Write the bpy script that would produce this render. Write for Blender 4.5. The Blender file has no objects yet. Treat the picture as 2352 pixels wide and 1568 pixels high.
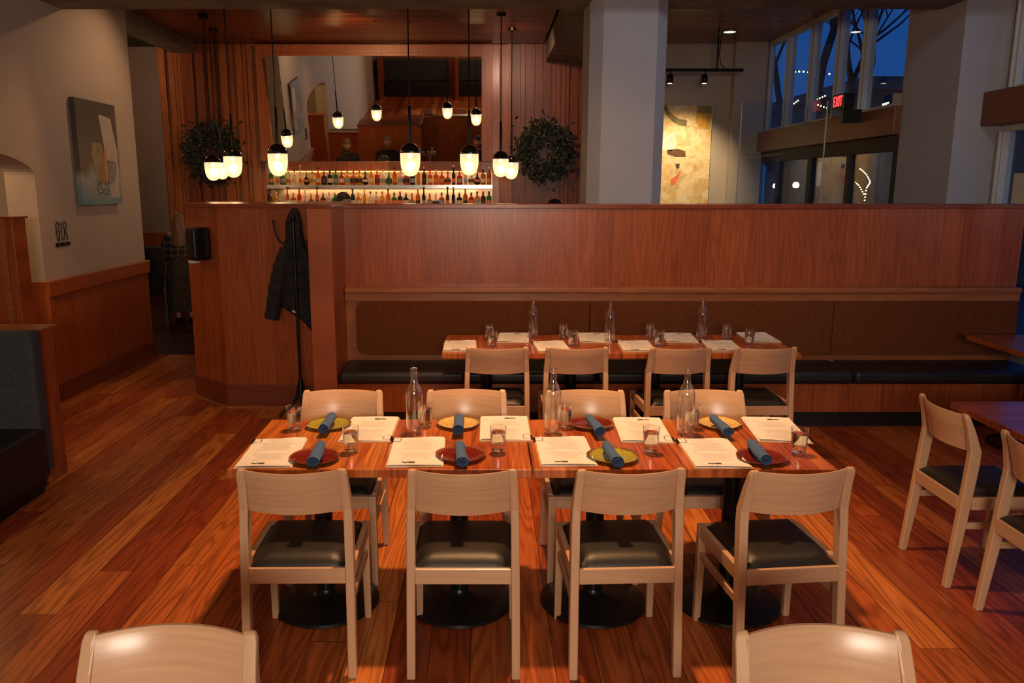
import bpy, bmesh, math, random
from mathutils import Vector, Matrix
random.seed(7)
PI = math.pi
SC = bpy.context.scene
COL = SC.collection

# ---------------------------------------------------------------- camera
F_PX, HOR, PPX, CAM_H = 1829.0, 430.0, 1115.0, 1.83
PITCH = math.atan((784 - HOR) / F_PX)
cam_d = bpy.data.cameras.new('camera'); cam = bpy.data.objects.new('camera', cam_d); COL.objects.link(cam)
cam_d.sensor_width = 36; cam_d.lens = 36 * F_PX / 2352; cam_d.shift_x = (1176 - PPX) / 2352
cam_d.clip_start = .05; cam_d.clip_end = 200
cam.location = (0, 0, CAM_H); cam.rotation_euler = (PI / 2 - PITCH, 0, 0)
SC.camera = cam
# ---------------------------------------------------------------- view / world
SC.view_settings.view_transform = 'Standard'; SC.view_settings.look = 'None'
SC.view_settings.gamma = 1; SC.view_settings.use_curve_mapping = False
SC.view_settings.exposure = 0.2
W = bpy.data.worlds.new('dusk'); SC.world = W; W.use_nodes = True
W.node_tree.nodes['Background'].inputs[0].default_value = (.010, .065, .26, 1)
W.node_tree.nodes['Background'].inputs[1].default_value = .95

# ---------------------------------------------------------------- room lights and added fills
def light(name, kind, loc, power, col, size=.1, target=None, angle=60, blend=.6, sy=None):
    d = bpy.data.lights.new(name, kind); d.energy = power; d.color = col
    if kind == 'AREA':
        d.size = size
        if sy: d.shape = 'RECTANGLE'; d.size_y = sy
    else: d.shadow_soft_size = size
    if kind == 'SPOT': d.spot_size = math.radians(angle); d.spot_blend = blend
    o = bpy.data.objects.new(name, d); COL.objects.link(o); o.location = loc
    if target is not None:
        o.rotation_euler = (Vector(target) - Vector(loc)).to_track_quat('-Z', 'Y').to_euler()
    return o
WARM = (1, .50, .21); AMB = (1, .58, .30)
light('table_spot', 'SPOT', (.15, 3.75, 4.45), 760, WARM, .10, (.2, 3.85, 0), 66, .85)
light('right_spot', 'SPOT', (2.85, 3.5, 4.4), 48, WARM, .1, (2.5, 3.4, 0), 60, .8)
light('bench_spot', 'SPOT', (.5, 4.9, 4.4), 170, WARM, .12, (.6, 5.9, .6), 84, .9)
light('aisle_spot', 'SPOT', (-2.6, 6.4, 4.3), 90, WARM, .12, (-2.9, 6.9, 0), 70, .8)
light('front_wash', 'AREA', (.1, -2.3, 2.15), 124, (1, .80, .64), 1.3, (.35, 5.6, 1.2), sy=.6)
light('wall_wash', 'SPOT', (-2.65, 8.35, 3.75), 42, AMB, .03, (-3.71, 7.7, 2.0), 105, .9)
light('room_glow', 'AREA', (.5, 2.2, 4.5), 16, AMB, 3.5, (.5, 2.2, 0), sy=3)
light('rear_fill', 'AREA', (.3, -2.6, 4.5), 70, AMB, 3.0, (.3, -2.6, 0), sy=2)  # added fill, brightens the rear room for the bar mirror
light('art_spot', 'SPOT', (2.75, 10.75, 3.2), 150, (1, .74, .42), .04, (2.85, 11.95, 1.9), 70, .8)
light('slat_wash', 'SPOT', (-1.7, 9.7, 3.7), 110, WARM, .05, (-1.7, 12.0, 2.3), 125, .8)
light('slat_fill_right', 'SPOT', (.3, 10.2, 3.7), 60, (1, .6, .42), .05, (.6, 12.0, 2.3), 120, .8)  # added fill to lift the right end of the bar wall
light('pillar_wash', 'SPOT', (2.6, 3.0, 4.4), 120, (.86, .9, 1.0), .4, (1.9, 7.0, 2.8), 80, .8)
light('alcove_light', 'POINT', (-4.5, 5.9, 2.3), 22, (1, .58, .24), .12)
light('hall_light', 'POINT', (-5.6, 11.6, 3.6), 30, AMB, .15)

# ---------------------------------------------------------------- pixel -> world (photo frame 2352 x 1568)
c_, s_ = math.cos(PITCH), math.sin(PITCH)
def _dir(px, py):
    a = (px - PPX) / F_PX; b = (784 - py) / F_PX
    return Vector((a, c_ + b * s_, -s_ + b * c_))
def atY(px, py, Y): d = _dir(px, py); return Vector((0, 0, CAM_H)) + d * (Y / d.y)
def atZ(px, py, Z): d = _dir(px, py); return Vector((0, 0, CAM_H)) + d * ((Z - CAM_H) / d.z)
def atX(px, py, X): d = _dir(px, py); return Vector((0, 0, CAM_H)) + d * (X / d.x)

# ---------------------------------------------------------------- node helpers
class NT:
    def __init__(s, name):
        s.m = bpy.data.materials.new(name); s.m.use_nodes = True
        s.t = s.m.node_tree; s.n = s.t.nodes; s.b = s.n['Principled BSDF']; s.out = s.n['Material Output']
    def new(s, typ, **kw):
        n = s.n.new(typ)
        for k, v in kw.items(): setattr(n, k, v)
        return n
    def put(s, sock, v):
        if isinstance(v, bpy.types.NodeSocket): s.t.links.new(v, sock)
        elif isinstance(v, (tuple, list)) and len(v) == 3 and sock.type == 'RGBA': sock.default_value = (*v, 1)
        else: sock.default_value = v
    def math(s, op, a, b=None, c=None):
        n = s.new('ShaderNodeMath', operation=op); s.put(n.inputs[0], a)
        if b is not None: s.put(n.inputs[1], b)
        if c is not None: s.put(n.inputs[2], c)
        return n.outputs[0]
    def comb(s, x, y, z):
        n = s.new('ShaderNodeCombineXYZ')
        for i, v in enumerate((x, y, z)): s.put(n.inputs[i], v)
        return n.outputs[0]
    def coords(s):
        tc = s.new('ShaderNodeTexCoord'); sp = s.new('ShaderNodeSeparateXYZ'); s.put(sp.inputs[0], tc.outputs['Object'])
        return tc.outputs['Object'], sp.outputs
    def noise(s, vec, scale, detail=2, rough=.5, dist=0):
        n = s.new('ShaderNodeTexNoise'); s.put(n.inputs['Vector'], vec)
        n.inputs['Scale'].default_value = scale; n.inputs['Detail'].default_value = detail
        n.inputs['Roughness'].default_value = rough; n.inputs['Distortion'].default_value = dist
        return n.outputs['Fac']
    def ramp(s, f, stops, interp='LINEAR'):
        n = s.new('ShaderNodeValToRGB'); s.put(n.inputs[0], f); r = n.color_ramp; r.interpolation = interp
        while len(r.elements) < len(stops): r.elements.new(.5)
        for e, (p, c) in zip(r.elements, stops): e.position = p; e.color = (*c, 1)
        return n.outputs[0]
    def mix(s, f, a, b, typ='MIX'):
        n = s.new('ShaderNodeMix', data_type='RGBA', blend_type=typ)
        s.put(n.inputs[0], f); s.put(n.inputs[6], a); s.put(n.inputs[7], b); return n.outputs[2]
    def bump(s, h, strength, dist=.01):
        n = s.new('ShaderNodeBump'); s.put(n.inputs['Height'], h); n.inputs['Strength'].default_value = strength
        n.inputs['Distance'].default_value = dist; s.put(s.b.inputs['Normal'], n.outputs[0])
    def set(s, **kw):
        for k, v in kw.items(): s.put(s.b.inputs[k.replace('_', ' ')], v)
        return s.m

def mul(c, k): return tuple(min(1, x * k) for x in c)
def plain(name, col, rough=.5, metal=0, var=.12, vs=30, bump=.15, bs=120, **kw):
    n = NT(name); v, _ = n.coords()
    f = n.noise(v, vs, 3)
    n.set(Base_Color=n.ramp(f, [(.3, mul(col, 1 - var)), (.7, mul(col, 1 + var))]), Roughness=rough, Metallic=metal, **kw)
    if bump: n.bump(n.noise(v, bs, 2), bump, .002)
    return n.m
def planks(name, ac, al, w, L, cols, rough=.35, gap=.012, gapc=(.02, .006, .003), ring=.35, streak=.35, objr=False, bumpk=.25, ringk=26., coat=0., gscale=1.0):
    n = NT(name); v, xyz = n.coords(); A = xyz[ac]; B = xyz[al]
    off = 0.
    if objr:
        oi = n.new('ShaderNodeObjectInfo'); off = n.math('MULTIPLY', oi.outputs['Random'], 91.7)
    aw = n.math('DIVIDE', A, w); aw = n.math('ADD', aw, 200.37)
    row = n.math('FLOOR', aw)
    rr = n.math('ADD', row, off) if objr else row
    wn = n.new('ShaderNodeTexWhiteNoise', noise_dimensions='1D'); n.put(wn.inputs['W'], rr)
    sh = n.math('ADD', n.math('DIVIDE', B, L), n.math('MULTIPLY', wn.outputs['Value'], 7.31))
    sh = n.math('ADD', sh, 50.)
    cell = n.math('FLOOR', sh)
    w2 = n.new('ShaderNodeTexWhiteNoise', noise_dimensions='2D'); n.put(w2.inputs['Vector'], n.comb(rr, cell, 0.))
    rnd = w2.outputs['Value']
    base = n.ramp(rnd, [(i / max(1, len(cols) - 1), c) for i, c in enumerate(cols)])
    z = n.math('MULTIPLY', rnd, 40.)
    st = n.noise(n.comb(n.math('MULTIPLY', A, 70. * gscale), n.math('MULTIPLY', B, 2.2 * gscale), z), 1., 4, .6)
    n2 = n.noise(n.comb(n.math('MULTIPLY', A, 6.5 * gscale), n.math('MULTIPLY', B, .55 * gscale), z), 1., 2, .45)
    rg = n.math('SINE', n.math('MULTIPLY', n2, ringk * 6.28 / 2))
    rg = n.math('MULTIPLY_ADD', rg, .5, .5); rg = n.math('POWER', rg, 2.0)
    dark = n.mix(n.math('MULTIPLY', rg, ring), base, n.mix(1., base, (.42, .28, .22), 'MULTIPLY'))
    stf = n.ramp(st, [(.35, (1 - streak,) * 3), (.65, (1 + 0 * streak,) * 3)])
    col = n.mix(1., dark, stf, 'MULTIPLY')
    fr = n.math('FRACT', aw); fl = n.math('FRACT', sh)
    g = n.math('MAXIMUM', n.math('LESS_THAN', fr, gap), n.math('LESS_THAN', fl, gap * w / L))
    col = n.mix(g, col, gapc)
    n.set(Base_Color=col, Roughness=rough)
    if coat: n.set(Coat_Weight=coat, Coat_Roughness=.12)
    if bumpk: n.bump(n.math('SUBTRACT', n.math('MULTIPLY', st, .3), g), bumpk, .002)
    return n.m
def emit(name, col, k, base=(.5, .5, .5)):
    n = NT(name); v, _ = n.coords(); f = n.noise(v, 3, 1)
    c = n.ramp(f, [(.2, mul(col, .92)), (.8, col)])
    n.set(Base_Color=base, Emission_Color=c, Emission_Strength=k, Roughness=.4); return n.m
def thin_glass(name, tint=(.96, .98, .97), refl=1.0, rough=.01):
    n = NT(name); n.n.remove(n.b)
    tr = n.new('ShaderNodeBsdfTransparent'); gl = n.new('ShaderNodeBsdfGlossy'); mx = n.new('ShaderNodeMixShader')
    lw = n.new('ShaderNodeLayerWeight'); lw.inputs[0].default_value = .5
    v, _ = n.coords(); f = n.noise(v, 8, 1)
    n.put(tr.inputs[0], n.ramp(f, [(0, mul(tint, .985)), (1, tint)]))
    gl.inputs['Roughness'].default_value = rough; gl.inputs[0].default_value = (1, 1, 1, 1)
    n.put(mx.inputs[0], n.math('MULTIPLY', n.math('MULTIPLY_ADD', n.math('POWER', lw.outputs['Facing'], 3.), .7, .05), refl)); n.put(mx.inputs[1], tr.outputs[0]); n.put(mx.inputs[2], gl.outputs[0])
    n.put(n.out.inputs[0], mx.outputs[0]); return n.m

M = {}
red = [(.20, .030, .008), (.40, .085, .018), (.28, .048, .011), (.50, .135, .030), (.34, .066, .015), (.58, .19, .042), (.24, .038, .009)]
M['floor'] = planks('fir_floor', 0, 1, .165, 2.6, red, .36, .018, (.02, .005, .002), ring=.6, streak=.3, bumpk=.2)
M['top'] = planks('fir_tabletop', 0, 1, .085, 30, [(.36, .07, .018), (.56, .17, .038), (.42, .09, .022), (.50, .125, .03)], .22, .0, ring=.55, streak=.35, objr=True, bumpk=.06, coat=.3)
M['top_pale'] = planks('pale_fir_tabletop', 0, 1, .085, 30, [(.48, .11, .026), (.70, .30, .07), (.55, .16, .035), (.66, .25, .055)], .24, .0, ring=.45, streak=.4, objr=True, bumpk=.06, coat=.3)
M['top_x'] = planks('fir_tabletop_across', 1, 0, .085, 30, [(.26, .045, .014), (.36, .075, .02), (.30, .06, .016)], .2, .0, ring=.45, streak=.3, objr=True, bumpk=.06, coat=.3)
M['panel'] = planks('fir_panelling', 0, 2, .155, 30, [(.36, .085, .021), (.42, .105, .026), (.33, .075, .018), (.39, .097, .024)], .29, .004, (.16, .04, .012), ring=.32, streak=.22, bumpk=.05)
M['panel_y'] = planks('fir_panelling_side', 1, 2, .155, 30, [(.36, .085, .021), (.42, .105, .026), (.33, .075, .018)], .36, .004, (.16, .04, .012), ring=.32, streak=.22, bumpk=.05)
M['trim'] = planks('fir_trim', 2, 0, .4, 40, [(.40, .14, .045), (.36, .12, .036)], .3, .0, ring=.25, streak=.2, bumpk=.05)
M['cap'] = planks('fir_cap', 1, 0, .4, 40, [(.26, .055, .016), (.30, .065, .02)], .28, .0, ring=.3, streak=.2, bumpk=.05)
M['base'] = planks('fir_baseboard', 2, 0, .5, 40, [(.20, .045, .014), (.24, .055, .017)], .4, .0, ring=.3, streak=.2, bumpk=.05)
M['slat'] = planks('slat_boards', 0, 2, .6, 30, [(.20, .05, .013), (.40, .13, .036), (.14, .032, .009), (.32, .09, .024), (.25, .065, .018)], .4, .0, ring=.3, streak=.35, objr=True, bumpk=.1)
M['ceil'] = planks('ceiling_slats', 1, 0, .13, 9, [(.34, .085, .022), (.10, .022, .007), (.26, .060, .016), (.40, .11, .03), (.16, .035, .01)], .3, .25, (.015, .006, .004), ring=.2, streak=.3, bumpk=.5)
M['beam'] = planks('dark_beam_wood', 2, 1, .5, 40, [(.22, .07, .024), (.18, .05, .02)], .5, .0, ring=.3, streak=.3, bumpk=.1)
M['beech_z'] = planks('beech_upright', 0, 2, 1.9, 40, [(.54, .345, .20), (.58, .37, .225)], .38, .0, ring=.10, streak=.1, objr=True, bumpk=.04)
M['beech_x'] = planks('beech_across', 2, 0, 1.9, 40, [(.53, .335, .195), (.57, .36, .215)], .27, .0, ring=.10, streak=.10, objr=True, bumpk=.04, gscale=1.3)
M['beech_y'] = planks('beech_side', 2, 1, .9, 40, [(.55, .34, .20), (.58, .37, .22)], .38, .0, ring=.12, streak=.1, objr=True, bumpk=.04)
M['vinyl'] = plain('black_vinyl', (.010, .009, .008), .46, var=.2, bump=.25, bs=260)
M['vinyl_brown'] = plain('brown_vinyl', (.125, .036, .009), .8, var=.15, bump=.3, bs=300, Specular_IOR_Level=.15)
M['iron'] = plain('black_iron', (.008, .008, .008), .32, .3, var=.2, bump=.2, bs=60)
M['paint'] = plain('beige_plaster', (.42, .355, .285), .75, var=.04, vs=2, bump=.12, bs=200)
M['paint_grey'] = plain('grey_plaster', (.33, .34, .37), .7, var=.04, vs=2, bump=.1, bs=200)
M['concrete'] = plain('board_concrete', (.15, .125, .09), .8, var=.35, vs=4, bump=.5, bs=14)
M['dark_ceiling'] = plain('dark_ceiling_paint', (.05, .05, .045), .8, var=.1)
M['dark_floor'] = planks('dark_tile_floor', 0, 1, .4, .8, [(.035, .012, .007), (.05, .018, .01)], .35, .01, bumpk=.1)
M['denim'] = plain('blue_grey_fabric', (.035, .042, .048), .85, var=.25, vs=60, bump=.4, bs=400)
M['frame'] = plain('grey_aluminium', (.48, .50, .47), .4, 0., var=.05, bump=.05)
M['dark_frame'] = plain('dark_metal_frame', (.018, .015, .014), .7, 0., var=.1)
M['window'] = thin_glass('window_glass', (.90, .94, .95), .4)
M['glass'] = thin_glass('clear_glass', (.965, .975, .965), 1.35)
M['mirror'] = NT('mirror_silver').set(Base_Color=(.86, .86, .84), Metallic=1., Roughness=.015)
n = NT('water'); n.set(Base_Color=(1, 1, 1), Roughness=.0, Transmission_Weight=1., IOR=1.33); M['water'] = n.m
M['paper'] = plain('menu_paper', (.68, .66, .62), .7, var=.02, vs=6, bump=.05)
M['ink'] = plain('black_ink', (.02, .02, .02), .6, var=.1, bump=0)
M['faint'] = plain('grey_print', (.56, .54, .50), .7, var=.1, vs=200, bump=0)
M['board'] = plain('clipboard_wood', (.46, .24, .10), .5, var=.12, vs=20, bump=.05)
M['steel'] = plain('steel', (.55, .55, .55), .25, 1., var=.05, bump=0)
M['napkin'] = plain('blue_linen', (.050, .105, .225), .9, var=.22, vs=260, bump=.5, bs=500)
def plate_mat(name, c, rim):
    n = NT(name); v, xyz = n.coords()
    r = n.math('SQRT', n.math('ADD', n.math('POWER', xyz[0], 2.), n.math('POWER', xyz[1], 2.)))
    r = n.math('ADD', r, n.math('MULTIPLY', n.noise(v, 60, 3), .008))
    f = n.noise(v, 90, 4)
    b = n.ramp(f, [(.3, mul(c, .75)), (.7, mul(c, 1.15))])
    e = n.ramp(r, [(.0965, (0, 0, 0)), (.099, (1, 1, 1))])
    n.set(Base_Color=n.mix(e, b, rim), Roughness=.12, Coat_Weight=.5); return n.m
M['maroon'] = plate_mat('maroon_glaze', (.15, .016, .010), (.22, .07, .04))
M['olive'] = plate_mat('olive_glaze', (.34, .30, .04), (.16, .08, .02))
M['mustard'] = plate_mat('mustard_glaze', (.66, .46, .15), (.2, .1, .04))
M['skin'] = plain('skin', (.52, .26, .17), .55, var=.06, bump=.1, Subsurface_Weight=.1)
M['hair_dark'] = plain('dark_hair', (.018, .012, .008), .5, var=.4, vs=80, bump=.6, bs=160)
M['hair_blonde'] = plain('blonde_hair', (.17, .08, .028), .5, var=.35, vs=60, bump=.6, bs=160)
M['hair_grey'] = plain('grey_hair', (.22, .17, .13), .6, var=.3, vs=80, bump=.6, bs=160)
M['cloth_black'] = plain('black_cloth', (.006, .006, .0065), .8, var=.3, vs=50, bump=.5, bs=200)
M['cloth_dark'] = plain('charcoal_cloth', (.03, .028, .03), .85, var=.2, bump=.4, bs=200)
M['cloth_blue'] = plain('blue_shirt', (.05, .08, .13), .85, var=.2, bump=.4, bs=200)
M['shoe'] = plain('dark_leather', (.02, .014, .01), .4, var=.2)
M['lamp_glow'] = None

# ---------------------------------------------------------------- mesh helpers
class MB:
    def __init__(s): s.bm = bmesh.new()
    def poly(s, pts, mi=0):
        vs = [s.bm.verts.new(p) for p in pts]; f = s.bm.faces.new(vs); f.material_index = mi; return s
    def box(s, x0, x1, y0, y1, z0, z1, mi=0):
        v = [s.bm.verts.new((x, y, z)) for z in (z0, z1) for x, y in ((x0, y0), (x1, y0), (x1, y1), (x0, y1))]
        for q in ((3, 2, 1, 0), (4, 5, 6, 7), (0, 1, 5, 4), (1, 2, 6, 5), (2, 3, 7, 6), (3, 0, 4, 7)):
            f = s.bm.faces.new([v[i] for i in q]); f.material_index = mi
        return s
    def hexa(s, b, t, mi=0):            # bottom quad, top quad (ccw seen from above)
        v = [s.bm.verts.new(p) for p in list(b) + list(t)]
        for q in ((3, 2, 1, 0), (4, 5, 6, 7), (0, 1, 5, 4), (1, 2, 6, 5), (2, 3, 7, 6), (3, 0, 4, 7)):
            f = s.bm.faces.new([v[i] for i in q]); f.material_index = mi
        return s
    def prism(s, poly, axis, a, b, mi=0):   # poly 2D extruded on axis
        def P(p, t): return {'x': (t, p[0], p[1]), 'y': (p[0], t, p[1]), 'z': (p[0], p[1], t)}[axis]
        A = [s.bm.verts.new(P(p, a)) for p in poly]; B = [s.bm.verts.new(P(p, b)) for p in poly]; n = len(poly)
        for f in (s.bm.faces.new(A[::-1]), s.bm.faces.new(B)): f.material_index = mi
        for i in range(n):
            f = s.bm.faces.new((A[i], A[(i + 1) % n], B[(i + 1) % n], B[i])); f.material_index = mi
        return s
    def loft(s, rings, cap=True, closed=True, mi=0):
        R = [[s.bm.verts.new(p) for p in r] for r in rings]; n = len(R[0])
        for a, b in zip(R, R[1:]):
            for i in range(n if closed else n - 1):
                f = s.bm.faces.new((a[i], a[(i + 1) % n], b[(i + 1) % n], b[i])); f.material_index = mi
        if cap:
            for r in (R[0][::-1], R[-1]):
                f = s.bm.faces.new(r); f.material_index = mi
        return s
    def lathe(s, prof, c=(0, 0, 0), seg=24, mi=0, cap=True, sy=1.):
        rings = [[(c[0] + r * math.cos(2 * PI * i / seg), c[1] + sy * r * math.sin(2 * PI * i / seg), c[2] + z) for i in range(seg)] for r, z in prof]
        return s.loft(rings, cap, mi=mi)
    def tube(s, pts, r, seg=8, mi=0, cap=True):
        pts = [Vector(p) for p in pts]; rs = r if isinstance(r, (list, tuple)) else [r] * len(pts)
        rings = []; up = None
        for i, p in enumerate(pts):
            d = (pts[min(i + 1, len(pts) - 1)] - pts[max(i - 1, 0)]).normalized()
            if up is None:
                up = Vector((0, 0, 1)) if abs(d.z) < .9 else Vector((1, 0, 0))
            a = d.cross(up); a = a.normalized() if a.length > 1e-6 else Vector((1, 0, 0)); b = a.cross(d).normalized(); up = b
            rings.append([p + (a * math.cos(2 * PI * k / seg) + b * math.sin(2 * PI * k / seg)) * rs[i] for k in range(seg)])
        return s.loft(rings, cap, mi=mi)
    def ball(s, c, r, seg=14, rings=9, sc=(1, 1, 1), mi=0):
        prof = []
        for i in range(1, rings):
            t = PI * i / rings; prof.append((math.sin(t), -math.cos(t)))
        R = [[(c[0] + r * sc[0] * p * math.cos(2 * PI * k / seg), c[1] + r * sc[1] * p * math.sin(2 * PI * k / seg), c[2] + r * sc[2] * z) for k in range(seg)] for p, z in prof]
        return s.loft(R, True, mi=mi)
    def build(s, name, mats, parent=None, loc=(0, 0, 0), rot=(0, 0, 0), smooth=False, bevel=0, seg=2, sub=0):
        bm = s.bm; bmesh.ops.recalc_face_normals(bm, faces=bm.faces)
        me = bpy.data.meshes.new(name); 
        if smooth:
            for f in bm.faces: f.smooth = True
        bm.to_mesh(me); bm.free()
        for m in (mats if isinstance(mats, (list, tuple)) else [mats]): me.materials.append(m if not isinstance(m, str) else M[m])
        o = bpy.data.objects.new(name, me); COL.objects.link(o)
        o.location = loc; o.rotation_euler = rot
        if parent: o.parent = parent
        if smooth: 
            try: me.set_sharp_from_angle(angle=math.radians(50))
            except Exception: pass
        if bevel:
            b = o.modifiers.new('bevel', 'BEVEL'); b.width = bevel; b.segments = seg; b.limit_method = 'ANGLE'; b.angle_limit = math.radians(40)
        if sub:
            b = o.modifiers.new('sub', 'SUBSURF'); b.levels = sub; b.render_levels = sub
        return o
def tag(o, label=None, cat=None, group=None, kind=None):
    if label: o['label'] = label
    if cat: o['category'] = cat
    if group: o['group'] = group
    if kind: o['kind'] = kind
    return o
def thing(name, label, cat, loc=(0, 0, 0), rz=0, group=None):
    o = bpy.data.objects.new(name, None); COL.objects.link(o); o.empty_display_size = .1
    o.location = loc; o.rotation_euler = (0, 0, rz); return tag(o, label, cat, group)
def dup(o, loc=None, rz=None, label=None, group=None, parent=None):
    c = o.copy(); COL.objects.link(c); c.parent = parent
    if loc is not None: c.location = loc
    if rz is not None: c.rotation_euler = (0, 0, rz)
    if label: c['label'] = label
    if group: c['group'] = group
    for ch in list(KIDS(o)): dup(ch, parent=c)
    return c
def KIDS(o): return [x for x in bpy.data.objects if x.parent == o]
def struct(name, mb, mat, bevel=0, **kw):
    return tag(mb.build(name, mat, bevel=bevel, **kw), kind='structure')
def text_mesh(txt, size, depth):
    cu = bpy.data.curves.new('t', 'FONT'); cu.body = txt; cu.size = size; cu.extrude = depth; cu.align_x = 'CENTER'; cu.align_y = 'CENTER'
    o = bpy.data.objects.new('t', cu); COL.objects.link(o); bpy.context.view_layer.update()
    me = bpy.data.meshes.new_from_object(o.evaluated_get(bpy.context.evaluated_depsgraph_get()))
    bpy.data.objects.remove(o); return me

# ================================================================ SETTING
XL, XR, YB, ZC = -3.71, 4.0, 12.0, 3.85
PT = 1.70                                   # partition height
# --- floors, outer shell
struct('floor', MB().box(-4.0, 4.45, -5, 8.69, -.1, 0).box(-2.57, 4.0, 8.69, 12, -.1, 0), 'floor')
struct('floor_hall', MB().box(-8, -2.57, 8.69, 14.2, -.1, 0), 'dark_floor')
struct('ceiling', MB().box(-4.0, 4.6, -5, 6.6, 4.6, 4.7), 'dark_ceiling')
struct('ceiling_bar', MB().box(-4.15, .83, 7.4, YB, ZC, ZC + .08), 'ceil')
struct('ceiling_entry', MB().box(1.42, 4.1, 7.4, YB, ZC, ZC + .08), 'ceil')
struct('ceiling_hall', MB().box(-8, -4.3, 8.0, 14.2, 4.15, 4.25), 'dark_ceiling')
struct('ceiling_leak_lid', MB().box(-8.1, 4.7, -5.1, 14.3, 4.72, 4.8), 'dark_ceiling')  # unseen lid added over the ceilings to keep sky light from leaking in
struct('trim_1', MB().box(-4.0, 4.6, 6.6, 7.4, 3.36, 4.7), 'concrete')
struct('trim_2', MB().box(-4.5, -4.15, 7.4, 12.0, 3.72, 4.3), 'concrete')
struct('trim_3', MB().box(.87, 1.42, 7.4, YB, 3.60, 4.3), 'concrete')
# --- left wall with arched opening (opening y 4.5..6.69)
mb = MB()
mb.box(-3.96, XL, 6.69, 8.69, 0, 4.6)
mb.box(-3.96, XL, -5, 4.5, 0, 4.6)
arc = [(4.5, 4.6)] + [(4.5, 1.93)]
for i in range(0, 25):
    t = PI - PI * i / 24
    arc.append((5.595 + 1.095 * math.cos(t), 1.93 + .19 * math.sin(t)))
arc += [(6.69, 4.6)]
arc = arc[0:1] + arc[2:]
mb.prism(arc, 'x', -3.96, XL)
struct('wall_left', mb, 'paint')
mb = MB()                                    # wainscot on left wall
mb.box(XL, XL + .02, 6.71, 8.69, 0, 1.0); mb.box(-3.94, XL + .02, 6.67, 6.69, 0, 1.045)
struct('trim_4', mb, 'panel_y')
struct('trim_5', MB().box(XL, XL + .045, 6.66, 8.70, .92, 1.05).box(XL, XL + .035, 6.66, 6.74, .16, .92), 'panel_y', bevel=.004)
struct('baseboard_left', MB().box(XL, XL + .045, 6.66, 8.71, 0, .17), 'base', bevel=.004)
# alcove behind the arch
struct('wall_alcove', MB().box(-5.6, -5.5, 3.5, 8.6, 0, 3).box(-5.6, -3.96, 8.0, 8.1, 0, 3).box(-5.6, -3.96, 3.4, 3.5, 0, 3), 'paint')
struct('ceiling_alcove', MB().box(-5.6, -3.97, 3.4, 8.1, 2.6, 2.7), 'paint')
struct('floor_alcove', MB().box(-5.6, -4.0, 3.4, 8.1, -.1, 0), 'floor')
struct('trim_6', MB().box(-4.62, -4.54, 7.9, 8.0, 0, 2.4).box(-5.4, -5.32, 7.9, 8.0, 0, 2.4).box(-5.4, -4.54, 7.9, 8.0, 2.32, 2.4), 'paint')
# hall behind
struct('wall_hall', MB().box(-8, -4.6, 14.1, 14.2, 0, 4.7).box(-8, -7.9, 8.1, 14.2, 0, 4.7).box(-8, -3.96, 8.59, 8.69, 0, 4.7), plain('hall_plaster', (.36, .29, .275), .8, var=.04, vs=2))
struct('trim_7', MB().box(-8, -4.6, 14.05, 14.1, 0, 1.05), 'panel')
# back wall of the bar and entry
struct('wall_bar', MB().box(-4.75, 1.5, YB + .1, YB + .2, 0, 4.7).box(-4.75, -4.65, 12.2, 14.1, 0, 4.7), 'panel')
struct('wall_entry', MB().box(1.5, 4.1, YB, YB + .1, 0, 4.7).box(3.55, 4.0, 11.85, 12.0, 0, 3.85), 'paint')
# vertical boards of different depth on the bar wall
mx0 = atY(600, 300, YB).x; mx1 = atY(1131, 300, YB).x
mb = MB(); x = -4.72
while x < 1.5:
    w = random.choice((.05, .07, .09, .12, .14))
    dpt = random.choice((0, .02, .04, .065))
    if not (x + w > mx0 and x < mx1):
        mb.box(x, x + w - .007, YB + .1 - .02 - dpt, YB + .12, 0, ZC)
    elif x < mx0 < x + w: mb.box(x, mx0, YB + .06, YB + .12, 0, ZC)
    x += w
struct('trim_8', mb, 'slat')
# back of the room (seen in the bar mirror)
struct('wall_back', MB().box(-4, 4.6, -5.1, -5, 0, 4.7), 'paint')
struct('trim_9', MB().box(-3.9, 4.3, -5.0, -4.9, 0, 1.2), 'panel')
# --- right side: pier, window walls
def col_prism(name, x0, x1, y0, y1, z1, ch, mat):
    p = [(x0 + ch, y0), (x1 - ch, y0), (x1, y0 + ch), (x1, y1 - ch), (x1 - ch, y1), (x0 + ch, y1), (x0, y1 - ch), (x0, y0 + ch)]
    return struct(name, MB().prism(p, 'z', 0, z1), mat)
px0 = atY(1349, 300, 7.1).x; px1 = atY(1522, 300, 7.1).x
col_prism('wall_pillar', px0, px1, 6.98, 7.65, 4.3, .10, 'paint_grey')
struct('wall_pier', MB().box(4.0, 4.5, 7.02, 7.93, 0, 4.6), 'paint_grey')
struct('wall_right', MB().box(4.02, 4.1, 7.93, 12, 3.85, 4.7).box(4.42, 4.5, -5, -1, 0, 4.6).box(4.42, 4.5, -1, 7.02, 4.3, 4.6).box(4.42, 4.5, -1, 7.02, 0, .5), 'paint_grey')
def win(name, X, y0, y1, z0, z1, mull, t=.06, rails=()):
    f = MB().box(X, X + .07, y0, y0 + t, z0, z1).box(X, X + .07, y1 - t, y1, z0, z1).box(X, X + .07, y0 + t, y1 - t, z0, z0 + t * .6).box(X, X + .07, y0 + t, y1 - t, z1 - t, z1)
    for m in mull: f.box(X - .02, X + .08, m - t * .55, m + t * .55, z0 + .02, z1 - t).box(X - .045, X - .02, m - .012, m + .012, z0 + .02, z1 - t)
    o = struct(name, f, 'frame', bevel=.004)
    g = MB().box(X + .03, X + .036, y0 + .02, y1 - .02, z0 + .02, z1 - .02).build('pane', 'window', o)
    return o
mul_y = [atX(px, 200, 4.0).y for px in (1805, 1858, 1918, 1978)]
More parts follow.
